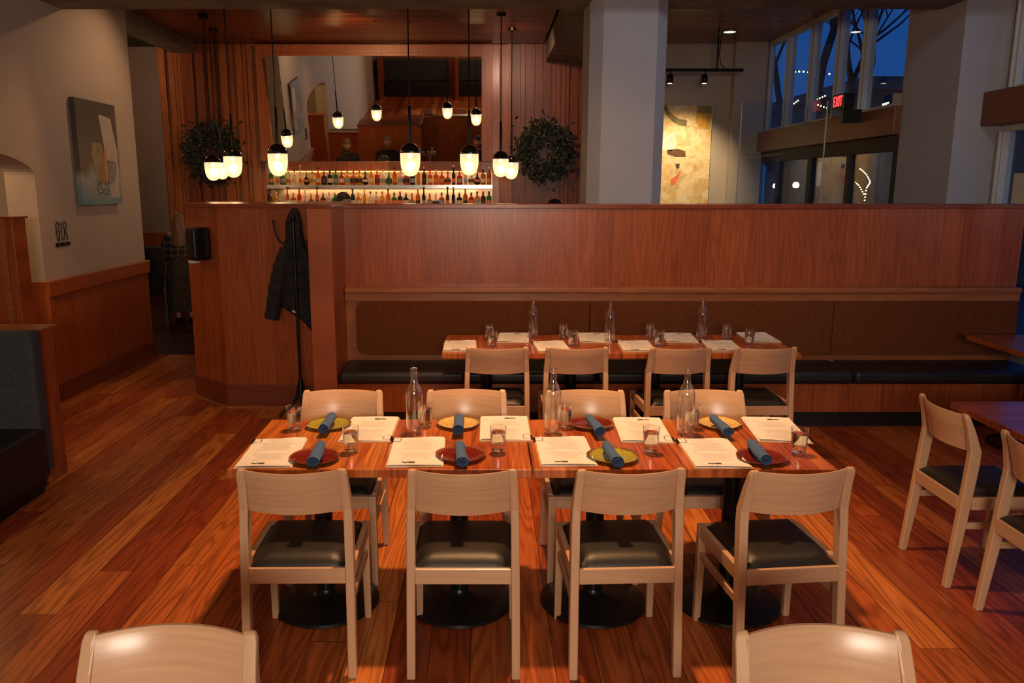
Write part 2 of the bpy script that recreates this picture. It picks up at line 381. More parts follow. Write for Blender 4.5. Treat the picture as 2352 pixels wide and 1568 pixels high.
win('window_1', 4.02, 7.93, 11.86, 2.60, 3.85, mul_y, .07)
win('window_2', 4.36, -1, 7.02, 2.62, 4.3, [5.4, 3.6, 1.6, 6.85], .07)
win('window_3', 4.36, -1, 7.02, .5, 2.34, [5.4, 3.6, 1.6, 6.9], .05)
struct('trim_10', MB().box(3.93, 4.12, 7.93, 11.95, 2.33, 2.60), 'beam', bevel=.01)
struct('trim_11', MB().box(4.22, 4.5, -1, 7.15, 2.34, 2.62), 'beam', bevel=.01)
# entry doors: dark vestibule frames with glass
o = struct('door_1', MB().box(4.0, 4.08, 7.93, 12, 2.18, 2.33).box(4.0, 4.08, 7.93, 8.03, 0, 2.18).box(4.0, 4.08, 8.95, 9.05, 0, 2.18).box(4.0, 4.08, 10.0, 10.14, 0, 2.18).box(4.0, 4.08, 11.1, 11.22, 0, 2.18), 'dark_frame', bevel=.004)
MB().box(4.03, 4.04, 8, 11.95, .02, 2.2).build('pane', 'window', o)
MB().tube([(3.97, 8.85, .9), (3.93, 8.85, .92), (3.93, 8.85, 1.28), (3.97, 8.85, 1.3)], .012).build('door_handle', 'steel', o, smooth=True)
o = struct('window_4', MB().box(2.79, 2.80, 9.0, 9.012, 0, 2.75).box(3.722, 3.732, 9.0, 9.015, 0, 2.75).box(2.78, 3.735, 9.0, 9.015, 0, .05), 'frame')
MB().box(2.80, 3.72, 9.004, 9.011, .05, 2.75).build('pane', 'window', o)

# ================================================================ PARTITION + BANQUETTE
A = atZ(455, 909, 0); B = atZ(527, 936, 0)
pxl = -1.305; pxr = -1.128
yb = 6.42
mb = MB()
foot = [(A.x, A.y), (B.x, B.y), (pxl, B.y), (pxl, B.y + .9), (A.x, B.y + .9)]
mb.prism(foot, 'z', .0, PT - .035)
p1 = tag(mb.build('service_station', 'panel'), 'head-high fir panelled partition block with chamfered corner behind the coat stand', 'partition')
def off(poly, d):
    cx = sum(p[0] for p in poly) / len(poly); cy = sum(p[1] for p in poly) / len(poly)
    return [(p[0] + (d if p[0] > cx else -d), p[1] + (d if p[1] > cy else -d)) for p in poly]
MB().prism(off(foot, .012), 'z', PT - .035, PT).build('cap_rail', 'cap', p1, bevel=.004)
MB().prism([(A.x - .012, A.y - .01), (B.x - .005, B.y - .014), (pxl, B.y - .014), (pxl, B.y), (B.x, B.y), (A.x, A.y)], 'z', 0, .20).build('plinth', 'base', p1, bevel=.003)
MB().prism([(A.x - .02, A.y - .02), (B.x - .008, B.y - .03), (pxl, B.y - .03), (pxl, B.y), (B.x, B.y), (A.x, A.y)], 'z', 0, .018).build('shoe_mould', 'trim', p1)
# long divider wall behind the banquette with end wing
mb = MB().box(pxl, 4.3, yb, yb + .16, 0, PT - .035)
p2 = tag(mb.build('divider_wall', 'panel'), 'long fir panelled divider running behind the banquette under the bar view', 'partition')
MB().box(pxr - .01, 4.3, yb - .015, yb + .18, PT - .035, PT).build('cap_rail', 'cap', p2, bevel=.005)
w = MB().box(pxl, pxr, 5.88, yb - .001, 0, PT - .02).build('end_wing', 'panel_y', p2, bevel=.003); w['label'] = 'orange end wing wall at the left end of the banquette'
MB().box(pxl - .004, pxr + .004, 5.872, yb - .02, PT - .02, PT).build('wing_cap', 'cap', p2, bevel=.003)
# banquette : carcass, backrest frame, cushions
bq = thing('banquette', 'long built-in bench with black vinyl seat and brown padded back along the divider', 'bench', (0, 6.0, 0))
def bqp(mb, name, mat, **kw): return mb.build(name, mat, bq, loc=(0, -6.0, 0), **kw)
bx0, bx1 = pxr + .002, 4.28
bqp(MB().box(bx0, bx1, 5.99, 6.36, 0, .13), 'toe_kick', 'vinyl')
bqp(MB().box(bx0, bx1, 5.93, 6.36, .13, .35), 'fascia', 'panel')
# backrest board with rounded-rect recess frame : front at y=6.33
bqp(MB().box(bx0, bx1, 6.36, yb - .001, .35, 1.0), 'back_panel', 'trim')
bqp(MB().box(bx0 - .0, bx1, 6.30, yb - .001, 1.0, 1.045), 'ledge', 'trim', bevel=.012, seg=3)
bqp(MB().box(bx0, bx1, 6.325, 6.36, .935, 1.0), 'ledge_apron', 'trim', bevel=.003)
xb = [atY(818, 750, 6.31).x, atY(1354, 750, 6.31).x, atY(1912, 750, 6.31).x, 4.27]
for i in range(3):
    x0, x1 = xb[i] + .002, xb[i + 1] - .002; z0, z1 = .50, .935
    r = .07 if i == 0 else .006; pts = []
    for cx, cz, a0, rr in ((x1 - .006, z0 + .006, -90, .006), (x1 - .006, z1 - .006, 0, .006), (x0 + r, z1 - r, 90, r), (x0 + r, z0 + r, 180, r)):
        for k in range(7):
            a = math.radians(a0 + 15 * k); pts.append((cx + rr * math.cos(a), cz + rr * math.sin(a)))
    bqp(MB().prism(pts, 'y', 6.305, 6.36), 'back_cushion', 'vinyl_brown', bevel=.012, seg=3)
nl = MB()
x = xb[0] + .08
while x < 4.25: nl.ball((x, 6.312, .928), .006, 6, 4); x += .028
o = bqp(nl, 'nail_heads', 'iron', smooth=True); o['kind'] = 'stuff'
sx = [bx0, -.15, .85, atY(1960, 870, 5.93).x, 4.28]
for i in range(4):
    bqp(MB().box(sx[i] + .002, sx[i + 1] - .002, 5.90, 6.358, .352, .452), 'seat_cushion', 'vinyl', bevel=.035, seg=4)

# ================================================================ TABLES
def pedestal(root, zt):
    prof = [(.225, 0), (.235, .006), (.232, .018), (.20, .028), (.12, .040), (.06, .050), (.045, .062), (.04, .075)]
    MB().lathe(prof, seg=40).build('base', 'iron', root, smooth=True)
    MB().lathe([(.040, .06), (.040, zt - .06)], seg=20).build('column', 'iron', root, smooth=True)
    MB().box(-.16, .16, -.03, .03, zt - .055, zt - .035).box(-.03, .03, -.16, .16, zt - .0551, zt - .0351).build('mounting_plate', 'iron', root)
def make_table(w, d, mat, label, group):
    t = thing('dining_table', label, 'table', group=group)
    MB().box(-w / 2, w / 2, -d / 2, d / 2, .715, .75).build('table_top', mat, t, bevel=.003)
    pedestal(t, .75); return t
ty0, ty1 = 2.954, 3.636
xs = [-1.012 + .5975 * k for k in range(5)]
front_lab = ['pale striped fir table at the left end of the front row', 'fir table second from the left in the front row, under the centre maroon plate',
             'fir table third from the left in the front row, under the near olive plate', 'red fir table at the right end of the front row']
t0 = make_table(.594, .682, 'top', '', 'square tables joined into the front row')
tl = make_table(.594, .682, 'top_pale', '', 'square tables joined into the front row')
for i in range(4):
    cx = (xs[i] + xs[i + 1]) / 2; L = (cx, (ty0 + ty1) / 2, 0)
    if i == 0: tl.location = L; tl['label'] = front_lab[0]; tl.rotation_euler = (0, 0, .004)
    elif i == 1: t0.location = L; t0['label'] = front_lab[1]; t0.rotation_euler = (0, 0, -.008)
    else: dup(t0, L, (0, -.012, .006, -.004)[i], front_lab[i])
rx = [-.290 + .5955 * k for k in range(5)]
rear_lab = ['left end table of the rear row by the banquette', 'rear row table second from the left, bottle near its left edge', 'rear row table third from the left by the banquette', 'right end table of the rear row by the banquette']
for i in range(4):
    dup(t0, ((rx[i] + rx[i + 1]) / 2, 5.498, 0), 0, rear_lab[i], 'square tables joined into the rear row')
dup(t0, (3.58 + .3, 5.498, 0), 0, 'empty fir table by the banquette at the right edge, only its corner in view', 'tables at the right edge')
tr = make_table(1.2, .60, 'top_x', 'empty glossy red fir table at the right edge beside the side-facing chairs, farther of two', 'tables at the right edge')
tr.location = (2.39 + .6, 3.66, 0)
dup(tr, (2.39 + .6, 3.05, 0), 0, 'empty red fir table at the right edge, nearer of two beside the side-facing chairs', 'tables at the right edge')
tf = dup(t0, (-.72, 1.05, 0), 0, 'fir table below the foreground chair at lower left', 'tables nearest the camera') if False else None

# ================================================================ CHAIRS
def make_chair():
    t = thing('dining_chair', '', 'chair')
    def arcr(x, s): return x
    for s in (-1, 1):                        # rear leg / post, raked, with rounded shoulder
        prof = [(-.222, 0, .030, .215), (-.190, .30, .045, .213), (-.163, .60, .052, .210), (-.160, .66, .050, .208), (-.185, .75, .036, .203), (-.208, .812, .026, .200), (-.212, .826, .020, .196), (-.214, .832, .010, .190)]
        rings = []
        for y, z, dp, xo in prof:
            wd = .033 if z < .81 else (.033 if z < .82 else (.026 if z < .83 else .014))
            xi = xo - wd if z < .81 else (.200 - .033)
            a, b = sorted((s * xi, s * xo))
            rings.append([(a, y - dp / 2, z), (b, y - dp / 2, z), (b, y + dp / 2, z), (a, y + dp / 2, z)])
        MB().loft(rings).build('leg', 'beech_z', t, bevel=.005)
    for s in (-1, 1):                        # front legs
        xo = .214
        MB().hexa([(s * xo - s * .028 if s > 0 else -xo, .197, 0), (s * xo if s > 0 else -xo + .028, .197, 0), (s * xo if s > 0 else -xo + .028, .225, 0), (s * xo - s * .028 if s > 0 else -xo, .225, 0)],
                  [(xo - .036 if s > 0 else -xo, .190, .44), (xo if s > 0 else -xo + .036, .190, .44), (xo if s > 0 else -xo + .036, .225, .44), (xo - .036 if s > 0 else -xo, .225, .44)]).build('leg', 'beech_z', t, bevel=.004)
    # curved backrest between the posts
    n_ = 14; rings = []
    for zt, yoff, th in ((.652, -.160, .016), (.70, -.170, .018), (.76, -.188, .018), (.815, -.206, .016), (.824, -.209, .008)):
        fr, bk = [], []
        for i in range(n_ + 1):
            u = -1 + 2 * i / n_; x = u * .176; bow = -.050 * (1 - u * u)
            fr.append((x, yoff + bow + th / 2 + .004, zt)); bk.append((x, yoff + bow - th / 2 + .004, zt))
        rings.append(fr + bk[::-1])
    MB().loft(rings).build('backrest', 'beech_x', t, smooth=True)
    # seat rails
    MB().box(-.179, .179, -.205, -.178, .375, .437).build('rear_rail', 'beech_x', t, bevel=.003)
    MB().box(-.179, .179, .196, .221, .380, .440).build('front_rail', 'beech_x', t, bevel=.003)
    for s in (-1, 1):
        a, b = sorted((s * .190, s * .212))
        MB().box(a, b, -.155, .192, .385, .443).build('side_rail', 'beech_y', t, bevel=.003)
        a, b = sorted((s * .192, s * .208))
        MB().box(a, b, -.178, .197, .290, .322).build('stretcher', 'beech_y', t, bevel=.003)
    # cushion, domed and rounded
    N = 12; g = []
    for j in range(N + 1):
        row = []
        for i in range(N + 1):
            u = -1 + 2 * i / N; v = -1 + 2 * j / N
            hx = .188 if v > -.6 else .176
            x = hx * u; y = .0 + v * .196 + .004
            e = max(abs(u), abs(v)); z = .438 + .034 * (max(0, 1 - e ** 6)) ** .5 + .004 * (1 - u * u) * (1 - v * v)
            row.append((x, y, z))
        g.append(row)
    m = MB(); V = [[m.bm.verts.new(p) for p in r] for r in g]
    for j in range(N):
        for i in range(N): m.bm.faces.new((V[j][i], V[j][i + 1], V[j + 1][i + 1], V[j + 1][i]))
    rim = [V[0][i] for i in range(N + 1)] + [V[j][N] for j in range(1, N + 1)] + [V[N][i] for i in range(N - 1, -1, -1)] + [V[j][0] for j in range(N - 1, 0, -1)]
    lo = [m.bm.verts.new((v.co.x, v.co.y, .405)) for v in rim]
    for i in range(len(rim)): k = (i + 1) % len(rim); m.bm.faces.new((rim[k], rim[i], lo[i], lo[k]))
    m.bm.faces.new(lo)
    m.build('seat', 'vinyl', t, smooth=True)
    for s in (-1, 1):
        for y in (-.222, .211):
            MB().lathe([(.010, -.0), (.010, .004)], (s * .200, y, 0), 8).build('foot_pad', 'iron', t) if False else None
    return t
chair0 = make_chair(); used = []
def chair(x, y, rz, label, group):
    if not used: used.append(1); chair0.location = (x, y, 0); chair0.rotation_euler = (0, 0, rz); chair0['label'] = label; chair0['group'] = group; return chair0
    return dup(chair0, (x, y, 0), rz, label, group)
g1 = 'light wood chairs along the near side of the front row'
chair(-.705, 2.955, .01, 'beech chair with black seat, leftmost on the near side of the front row', g1)
chair(-.083, 2.950, .0, 'beech chair with black seat, second from left on the near side of the front row', g1)
chair(.520, 2.955, .045, 'beech chair with black seat, third from left on the near side of the front row', g1)
chair(1.128, 2.955, .10, 'beech chair with black seat, rightmost on the near side of the front row', g1)
g2 = 'light wood chairs along the far side of the front row'
chair(-.715, 3.665, PI, 'beech chair facing the camera behind the far olive plate, leftmost along the far side', g2)
chair(-.095, 3.675, PI, 'beech chair facing the camera behind the mustard plate, second along the far side', g2)
chair(.50, 3.665, PI + .01, 'beech chair facing the camera behind the far maroon plate, third along the far side', g2)
chair(1.095, 3.665, PI, 'beech chair facing the camera behind the right mustard plate, rightmost along the far side', g2)
g3 = 'light wood chairs at the rear row of tables'
chair(.075, 5.19, .0, 'beech chair at the rear row, leftmost of its four, back to the camera', g3)
chair(.585, 5.19, .0, 'beech chair at the rear row, second from left, back to the camera', g3)
chair(1.235, 5.19, .06, 'beech chair at the rear row, third from left, its left side rails in view', g3)
chair(1.785, 5.19, .03, 'beech chair at the rear row, rightmost of its four, back to the camera', g3)
g4 = 'chairs facing sideways at the right edge'
chair(2.370, 3.63, -PI / 2, 'beech chair facing right at the right edge, farther of the two side-on chairs', g4)
chair(2.395, 3.03, -PI / 2, 'beech chair facing right, cut off by the right edge of the frame', g4)
g5 = 'foreground chair backs along the bottom edge'
chair(-.722, 1.455, PI, 'beech chair back cut off by the bottom edge at lower left', g5)
chair(.770, 1.455, PI + .0, 'beech chair back cut off by the bottom edge at lower right', g5)

# ================================================================ TABLE SETTINGS
ZT = .7502
def make_menu():
    t = thing('menu', '', 'menu')
    MB().box(-.115, .115, -.185, .185, 0, .004).build('clipboard', 'board', t, bevel=.001)
    # paper sheets with a slightly wavy top sheet
    N = 14; m = MB(); V = []
    for j in range(N + 1):
        row = []
        for i in range(5):
            x = -.108 + .216 * i / 4; y = -.180 + .356 * j / N
            z = .0078 + .0012 * math.sin(j * 1.3 + i) + (.004 if (j == N and i > 2) else 0) + (.003 if j == 0 else 0)
            row.append(m.bm.verts.new((x, y, z)))
        V.append(row)
    for j in range(N):
        for i in range(4): m.bm.faces.new((V[j][i], V[j][i + 1], V[j + 1][i + 1], V[j + 1][i]))
    m.box(-.108, .108, -.181, .175, .0041, .0070).box(-.100, .113, -.180, .172, .0040, .0058)
    p = m.build('paper_sheets', 'paper', t, smooth=False)
    rnd = random.Random(3); m = MB()
    y = .165
    while y > -.105:
        wd = rnd.uniform(.03, .075)
        if not (-.02 < y < .01): m.box(-wd, wd, y, y + .0016, .0094, .0096)
        y -= rnd.uniform(.0085, .013)
    for a in ((-.072, .072, -.022, -.0212), (-.072, .072, .012, .0128), (-.072, -.0712, -.022, .0128), (.0712, .072, -.022, .0128)): m.box(*a, .0094, .0096)
    m.box(-.06, .06, -.165, -.1635, .0094, .0096)
    m.build('printed_text', 'faint', t)
    lg = MB()
    pts = [(-.052 + .0035 * k, -.145 + .0035 * math.sin(k * 1.15) * (1 if k < 8 else .9), .0102) for k in range(15)]
    lg.tube(pts, .0016, 5); lg.tube([(-.012 + .012 * math.cos(a), -.145 + .004 * math.sin(a), .0102) for a in [i * .4 for i in range(17)]], .0012, 5)
    lg.build('logo', 'ink', t)
    c = MB().box(-.1165, -.108, .118, .165, -.0006, .011).build('binder_clip', 'iron', t, bevel=.001)
    MB().tube([(-.108, .168, .012), (-.090, .168, .0125), (-.078, .166, .0115), (-.079, .150, .0112), (-.074, .140, .0112), (-.079, .128, .0112), (-.078, .112, .0115), (-.090, .110, .0125), (-.108, .110, .012)], .0011, 6).build('clip_wire', 'steel', c)
    return t
menu0 = make_menu(); menu_used = []
def menu(fl, bl, fr, flip, label, group, zt=ZT):
    a = atZ(*fl, zt); b = atZ(*bl, zt); c = atZ(*fr, zt)
    d = Vector((b.x - a.x, b.y - a.y)); ang = math.atan2(d.y, d.x) - PI / 2
    ex = Vector((math.cos(ang), math.sin(ang))); ey = Vector((-ex.y, ex.x))
    o = Vector((a.x, a.y)) + ex * .115 + ey * .185
    rz = ang + (PI if flip else 0)
    if not menu_used: menu_used.append(1); menu0.location = (o.x, o.y, zt); menu0.rotation_euler = (0, 0, rz); menu0['label'] = label; menu0['group'] = group
    else: dup(menu0, (o.x, o.y, zt), rz, label, group)
gm = 'clipboard menus on the front row'
menu((534, 1078), (591, 1004), 0 or (662, 1079), 0, 'clipboard menu at the front left corner of the front row, left of a maroon plate', gm)
menu((884, 1075), (904, 1004), (1012, 1072), 0, 'clipboard menu on the second front table, left of the centre maroon plate', gm)
menu((1240, 1073), (1224, 1005), (1363, 1073), 0, 'clipboard menu on the third front table, left of the near olive plate', gm)
menu((1595, 1077), (1548, 1007), (1720, 1077), 0, 'clipboard menu on the right end front table, left of the near maroon plate', gm)
menu((775, 1017), (809, 960), (893, 1019), 1, 'clipboard menu on the far side of the first front table, right of the olive plate', gm)
menu((1101, 1015), (1103, 958), (1218, 1015), 1, 'clipboard menu on the far side of the second front table, right of the mustard plate', gm)
menu((1427, 1018), (1405, 960), (1545, 1018), 1, 'clipboard menu on the far side of the third front table, right of the maroon plate', gm)
menu((1742, 1016), (1700, 960), (1830, 1015), 1, 'clipboard menu at the far right end of the front row', gm)
gm = 'clipboard menus on the rear row'
menu((1016, 808), (1020, 784), (1090, 806), 0, 'clipboard menu at the near left corner of the rear row', gm)
menu((1236, 810), (1219, 784), (1303, 808), 0, 'clipboard menu on the near side of the second rear table', gm)
menu((1430, 808), (1414, 783), (1500, 807), 0, 'clipboard menu on the near side of the third rear table', gm)
menu((1630, 807), (1606, 783), (1692, 807), 0, 'clipboard menu on the near side of the right end rear table', gm)
menu((1142, 788), (1146, 766), (1211, 787), 1, 'clipboard menu on the banquette side of the first rear table', gm)
menu((1332, 788), (1326, 766), (1395, 788), 1, 'clipboard menu on the banquette side of the second rear table', gm)
menu((1532, 788), (1517, 767), (1597, 787), 1, 'clipboard menu on the banquette side of the third rear table', gm)
menu((1722, 787), (1690, 766), (1790, 787), 1, 'clipboard menu at the far right corner of the rear row', gm)

def make_plate(seed, mat):
    rnd = random.Random(seed); ph = rnd.uniform(0, 6)
    def R(a, r): return r * (1 + .035 * math.cos(3 * a + ph) + .02 * math.cos(2 * a + 1.3 * ph) + .006 * math.cos(7 * a))
    m = MB(); S = 48; prof = [(.0, .004), (.045, .004), (.075, .0065), (.092, .0125), (.100, .0175), (.1015, .018), (.100, .0155), (.088, .008), (.060, .0), (.0, .0)]
    rings = []
    for r, z in prof: rings.append([(R(2 * PI * i / S, max(r, .0005)) * math.cos(2 * PI * i / S), R(2 * PI * i / S, max(r, .0005)) * math.sin(2 * PI * i / S), z) for i in range(S)])
    m.loft(rings)
    return m.build('plate', M[mat], smooth=True)
def make_napkin(seed):
    t = thing('rolled_napkin', '', 'napkin')
    rnd = random.Random(seed); m = MB(); S = 28; rings = []
    L = .225
    for j in range(15):
        y = -L / 2 + L * j / 14; u = j / 14
        rr = .0245 - .004 * u - .004 * abs(math.sin(u * 5 + seed)) * .5
        if j == 14: rr *= .72
        if j == 13: rr *= .9
        ring = []
        for i in range(S):
            a = 2 * PI * i / S
            k = rr * (1 + .05 * math.sin(2 * a + seed + 3 * u) + .03 * math.sin(5 * a + seed))
            ring.append((k * 1.06 * math.cos(a) + .004 * math.sin(u * 3 + seed), y, .0235 + k * .92 * math.sin(a)))
        rings.append(ring)
    # hollow near end: spiral mouth
    for d, f in ((-.001, .93), (.012, .80), (.03, .55)):
        rings.insert(0, [((p[0]) * f, -L / 2 + d, .0235 + (p[2] - .0235) * f) for p in rings[-15] ] if False else [(rings[0][i][0] * f if d == -.001 else rings[0][i][0] * (f / .93), -L / 2 + d, .0235 + (rings[0][i][2] - .0235) * (1 if d == -.001 else f / .93)) for i in range(S)])
    m.loft(rings); m.build('napkin_cloth', 'napkin', t, smooth=True)
    sp = MB(); P = []
    for k in range(40):
        a = k * .33 + seed; r = .003 + .0165 * k / 40; P.append((r * math.cos(a), .0235 + r * .9 * math.sin(a)))
    for a, b in zip(P, P[1:]): sp.poly([(a[0], -L / 2 - .002, a[1]), (b[0], -L / 2 - .002, b[1]), (b[0], -L / 2 + .03, b[1]), (a[0], -L / 2 + .03, a[1])])
    o = sp.build('inner_roll', 'napkin', t); so = o.modifiers.new('s', 'SOLIDIFY'); so.thickness = .002
    return t
PL = [(723, 1050, 'maroon', 'maroon glazed plate nearest the left end of the front row'), (1059, 1045, 'maroon', 'maroon glazed plate on the near side of the second front table'),
      (1408, 1048, 'olive', 'olive glazed plate on the near side of the third front table'), (1749, 1050, 'maroon', 'maroon glazed plate on the near side of the right end table'),
      (755, 974, 'olive', 'olive glazed plate on the far side of the first front table'), (1053, 972, 'mustard', 'mustard glazed plate on the far side of the second front table'),
      (1358, 973, 'maroon', 'maroon glazed plate on the far side of the third front table'), (1651, 972, 'mustard', 'mustard glazed plate on the far side of the right end table')]
NP = [((742, 1010), (714, 1062)), ((1058, 1010), (1060, 1062)), ((1391, 1012), (1420, 1060)), ((1716, 1003), (1770, 1062)), ((765, 942), (741, 990)), ((1053, 947), (1052, 988)), ((1350, 950), (1380, 992)), ((1635, 950), (1675, 994))]
wh = ['near left maroon plate', 'near centre maroon plate', 'near olive plate', 'near right maroon plate', 'far olive plate', 'far left mustard plate', 'far maroon plate', 'far right mustard plate']
for i, ((x, y, mt, lb), (a, b)) in enumerate(zip(PL, NP)):
    p = atZ(x, y, ZT + .01); o = make_plate(i + 3, mt); o.location = (p.x, p.y, ZT); o.rotation_euler = (0, 0, i * 1.1)
    tag(o, lb, 'plate', 'stoneware plates on the front row')
    A_, B_ = atZ(*a, .80), atZ(*b, .795); n_ = make_napkin(i + 1)
    d = Vector((A_.x - B_.x, A_.y - B_.y)); ang = math.atan2(d.y, d.x) - PI / 2
    n_.location = ((A_.x + B_.x) / 2, (A_.y + B_.y) / 2, ZT + .0175)
    n_.rotation_euler = (0, 0, ang); tag(n_, 'blue linen napkin rolled up on the ' + wh[i], 'napkin', 'rolled blue napkins')

def make_tumbler():
    t = thing('water_glass', '', 'glass')
    MB().lathe([(.001, .001), (.029, .0), (.0305, .003), (.032, .03), (.0345, .112), (.0345, .115), (.0330, .115), (.0328, .112), (.0305, .035), (.0285, .013), (.001, .012)], seg=32).build('tumbler', 'glass', t, smooth=True)
    MB().lathe([(.001, .0135), (.0275, .0145), (.0298, .035), (.0318, .088), (.0325, .0905), (.001, .0895)], seg=32).build('water', 'water', t, smooth=True)
    return t
gl0 = make_tumbler(); gu = []
def glass(px, py, label, group):
    p = atZ(px, py, ZT)
    if not gu: gu.append(1); gl0.location = (p.x, p.y, ZT); gl0['label'] = label; gl0['group'] = group
    else: dup(gl0, (p.x, p.y, ZT), 0, label, group)
gg = 'water glasses on the front row'
glass(807, 1040, 'water glass right of the near left maroon plate', gg); glass(1144, 1040, 'water glass right of the near centre maroon plate', gg)
glass(1494, 1041, 'water glass right of the near olive plate', gg); glass(1833, 1044, 'water glass right of the near right maroon plate, by the table end', gg)
glass(677, 989, 'water glass at the far left corner of the front row', gg); glass(976, 981, 'water glass partly behind the left bottle of the front row', gg)
glass(1296, 984, 'water glass just right of the middle bottle of the front row', gg); glass(1589, 985, 'water glass hidden behind the right bottle of the front row', gg)
gg = 'water glasses on the rear row'
for px, py, lb in ((1124, 780, 'banquette side glass of the leftmost pair on the rear row'), (1132, 797, 'near side glass of the leftmost pair on the rear row'), (1294, 779, 'banquette side glass of the second pair on the rear row'), (1316, 795, 'near side glass of the second pair on the rear row'),
                   (1493, 779, 'banquette side glass of the third pair on the rear row'), (1514, 795, 'near side glass of the third pair on the rear row'), (1668, 779, 'banquette side glass right of the right rear bottle'), (1721, 791, 'near side glass at the right end of the rear row')):
    glass(px, py, lb, gg)
def make_bottle():
    t = thing('water_bottle', '', 'bottle')
    prof = [(.001, .004), (.033, .0), (.0365, .004), (.0375, .02), (.0375, .17), (.0355, .195), (.028, .215), (.018, .232), (.0145, .25), (.0140, .285), (.0158, .287), (.0158, .297), (.0145, .300), (.011, .300), (.0115, .25), (.026, .213), (.0345, .19), (.0355, .17), (.0355, .02), (.02, .012), (.001, .03)]
    MB().lathe(prof, seg=36).build('bottle_glass', 'glass', t, smooth=True)
    return t
bo0 = make_bottle()
for i, (px, py, lb, g) in enumerate(((953, 1000, 'empty clear glass bottle, left one on the front row', 'f'), (1269, 1000, 'empty clear glass bottle, middle one on the front row', 'f'), (1573, 1002, 'empty clear glass bottle, right one on the front row', 'f'),
                    (1224, 781, 'clear glass bottle, left one on the rear row', 'r'), (1400, 790, 'clear glass bottle, middle one on the rear row', 'r'), (1611, 781, 'clear glass bottle, right one on the rear row', 'r'))):
    p = atZ(px, py - 4, ZT); gn = 'glass water bottles on the ' + ('front row' if g == 'f' else 'rear row')
    if i == 0: bo0.location = (p.x, p.y, ZT); tag(bo0, lb, group=gn)
    else: dup(bo0, (p.x, p.y, ZT), 0, lb, gn)

# ================================================================ LEFT WALL ITEMS
def rr(x0, x1, z0, z1): return [(x0, z0), (x1, z0), (x1, z1), (x0, z1)]
# painting on left wall (plane x = XL)
py0, py1, pz0, pz1 = 7.36, 8.15, 1.67, 2.62
pa = thing('abstract_painting', 'unframed abstract canvas of grey, teal and tan shapes on the left wall', 'painting', (XL, (py0 + py1) / 2, pz0))
def patch_mat(name, c, v=.25, s=14): return plain(name, c, .6, var=v, vs=s, bump=.3, bs=40)
n = NT('canvas_ground'); v, xyz = n.coords()
zf = n.math('ADD', xyz[2], n.math('MULTIPLY', n.noise(v, 5, 3), .35))
n.set(Base_Color=n.ramp(zf, [(.22, (.12, .25, .27)), (.42, (.30, .32, .28)), (.55, (.11, .09, .06)), (.98, (.055, .045, .032))]), Roughness=.6)
MB().box(0.004, .05, -.395, .395, 0, .95).build('canvas', [n.m], pa)
def ppoly(name, pts, mat, dx):     # pts in (u 0..1 left->right as seen, v 0..1 up)
    P = [(-.395 + .79 * u, .95 * v_) for u, v_ in pts]
    MB().prism(P, 'x', .05, .05 + dx).build(name, mat, pa)
ppoly('painted_shape', [(.55, .88), (.85, .86), (.88, .78), (.97, .55), (.97, .34), (.93, .2), (.93, .12), (.97, .1), (.96, .07), (.72, .06), (.70, .22), (.9, .3), (.9, .42), (.68, .44), (.62, .6)], patch_mat('pale_pink_paint', (.42, .36, .32), .15), .0015)
ppoly('painted_shape', [(.33, .6), (.55, .6), (.6, .5), (.62, .3), (.6, .2), (.42, .2), (.32, .35), (.3, .5)], patch_mat('tan_paint', (.24, .18, .09)), .001)
ppoly('painted_shape', [(.62, .56), (.68, .55), (.67, .38), (.66, .2), (.60, .22), (.60, .42)], patch_mat('amber_paint', (.50, .23, .05)), .002)
ppoly('painted_shape', [(.68, .42), (.86, .42), (.88, .36), (.82, .22), (.7, .2), (.66, .28)], patch_mat('grey_green_paint', (.20, .20, .17)), .0025)
ppoly('painted_shape', [(.86, .95), (.99, .95), (.99, .72), (.9, .78), (.83, .86)], patch_mat('plum_paint', (.10, .045, .06)), .001)
mb = MB(); rnd = random.Random(5)
for k in range(34):
    u, v_ = .38 + rnd.random() * .3, .09 + rnd.random() * .12; y = -.395 + .79 * u; z = .95 * v_; a = rnd.uniform(0, 3); l = .022
    mb.prism([(y, z), (y + l * math.cos(a), z + l * math.sin(a)), (y + l * math.cos(a) - .006, z + l * math.sin(a) + .008), (y - .006, z + .008)], 'x', .05, .0522)
mb.build('painted_leaves', plain('dark_green_paint', (.02, .03, .012), .6), pa)
# restroom sign
sg = thing('restroom_sign', 'black restroom pictogram and lettering on the left wall below the painting', 'sign', (XL, 7.03, 1.31))
mb = MB()
def outline(mb, pts, w=.006):
    mb.tube([(.006, y, z) for y, z in pts], w * .62, 6)
for cy in (-.075, .045):
    outline(mb, [(cy + .026 * math.cos(a), .192 + .033 * math.sin(a)) for a in [i * .37 for i in range(18)]])
outline(mb, [(-.105, .150), (-.045, .150), (-.070, .062), (-.080, .062), (-.105, .150), (-.045, .150)])
outline(mb, [(.045, .152), (.080, .070), (.008, .070), (.045, .152), (.08, .07)])
outline(mb, [(-.016, .225), (-.016, .062)])
mb.build('pictogram', 'iron', sg)
me = text_mesh('RESTROOM', .050, .003); me.materials.append(M['iron'])
o = bpy.data.objects.new('lettering', me); COL.objects.link(o); o.parent = sg; o.location = (.006, -.01, .028); o.rotation_euler = (PI / 2, 0, PI / 2); o.scale = (.93, 1, 1)
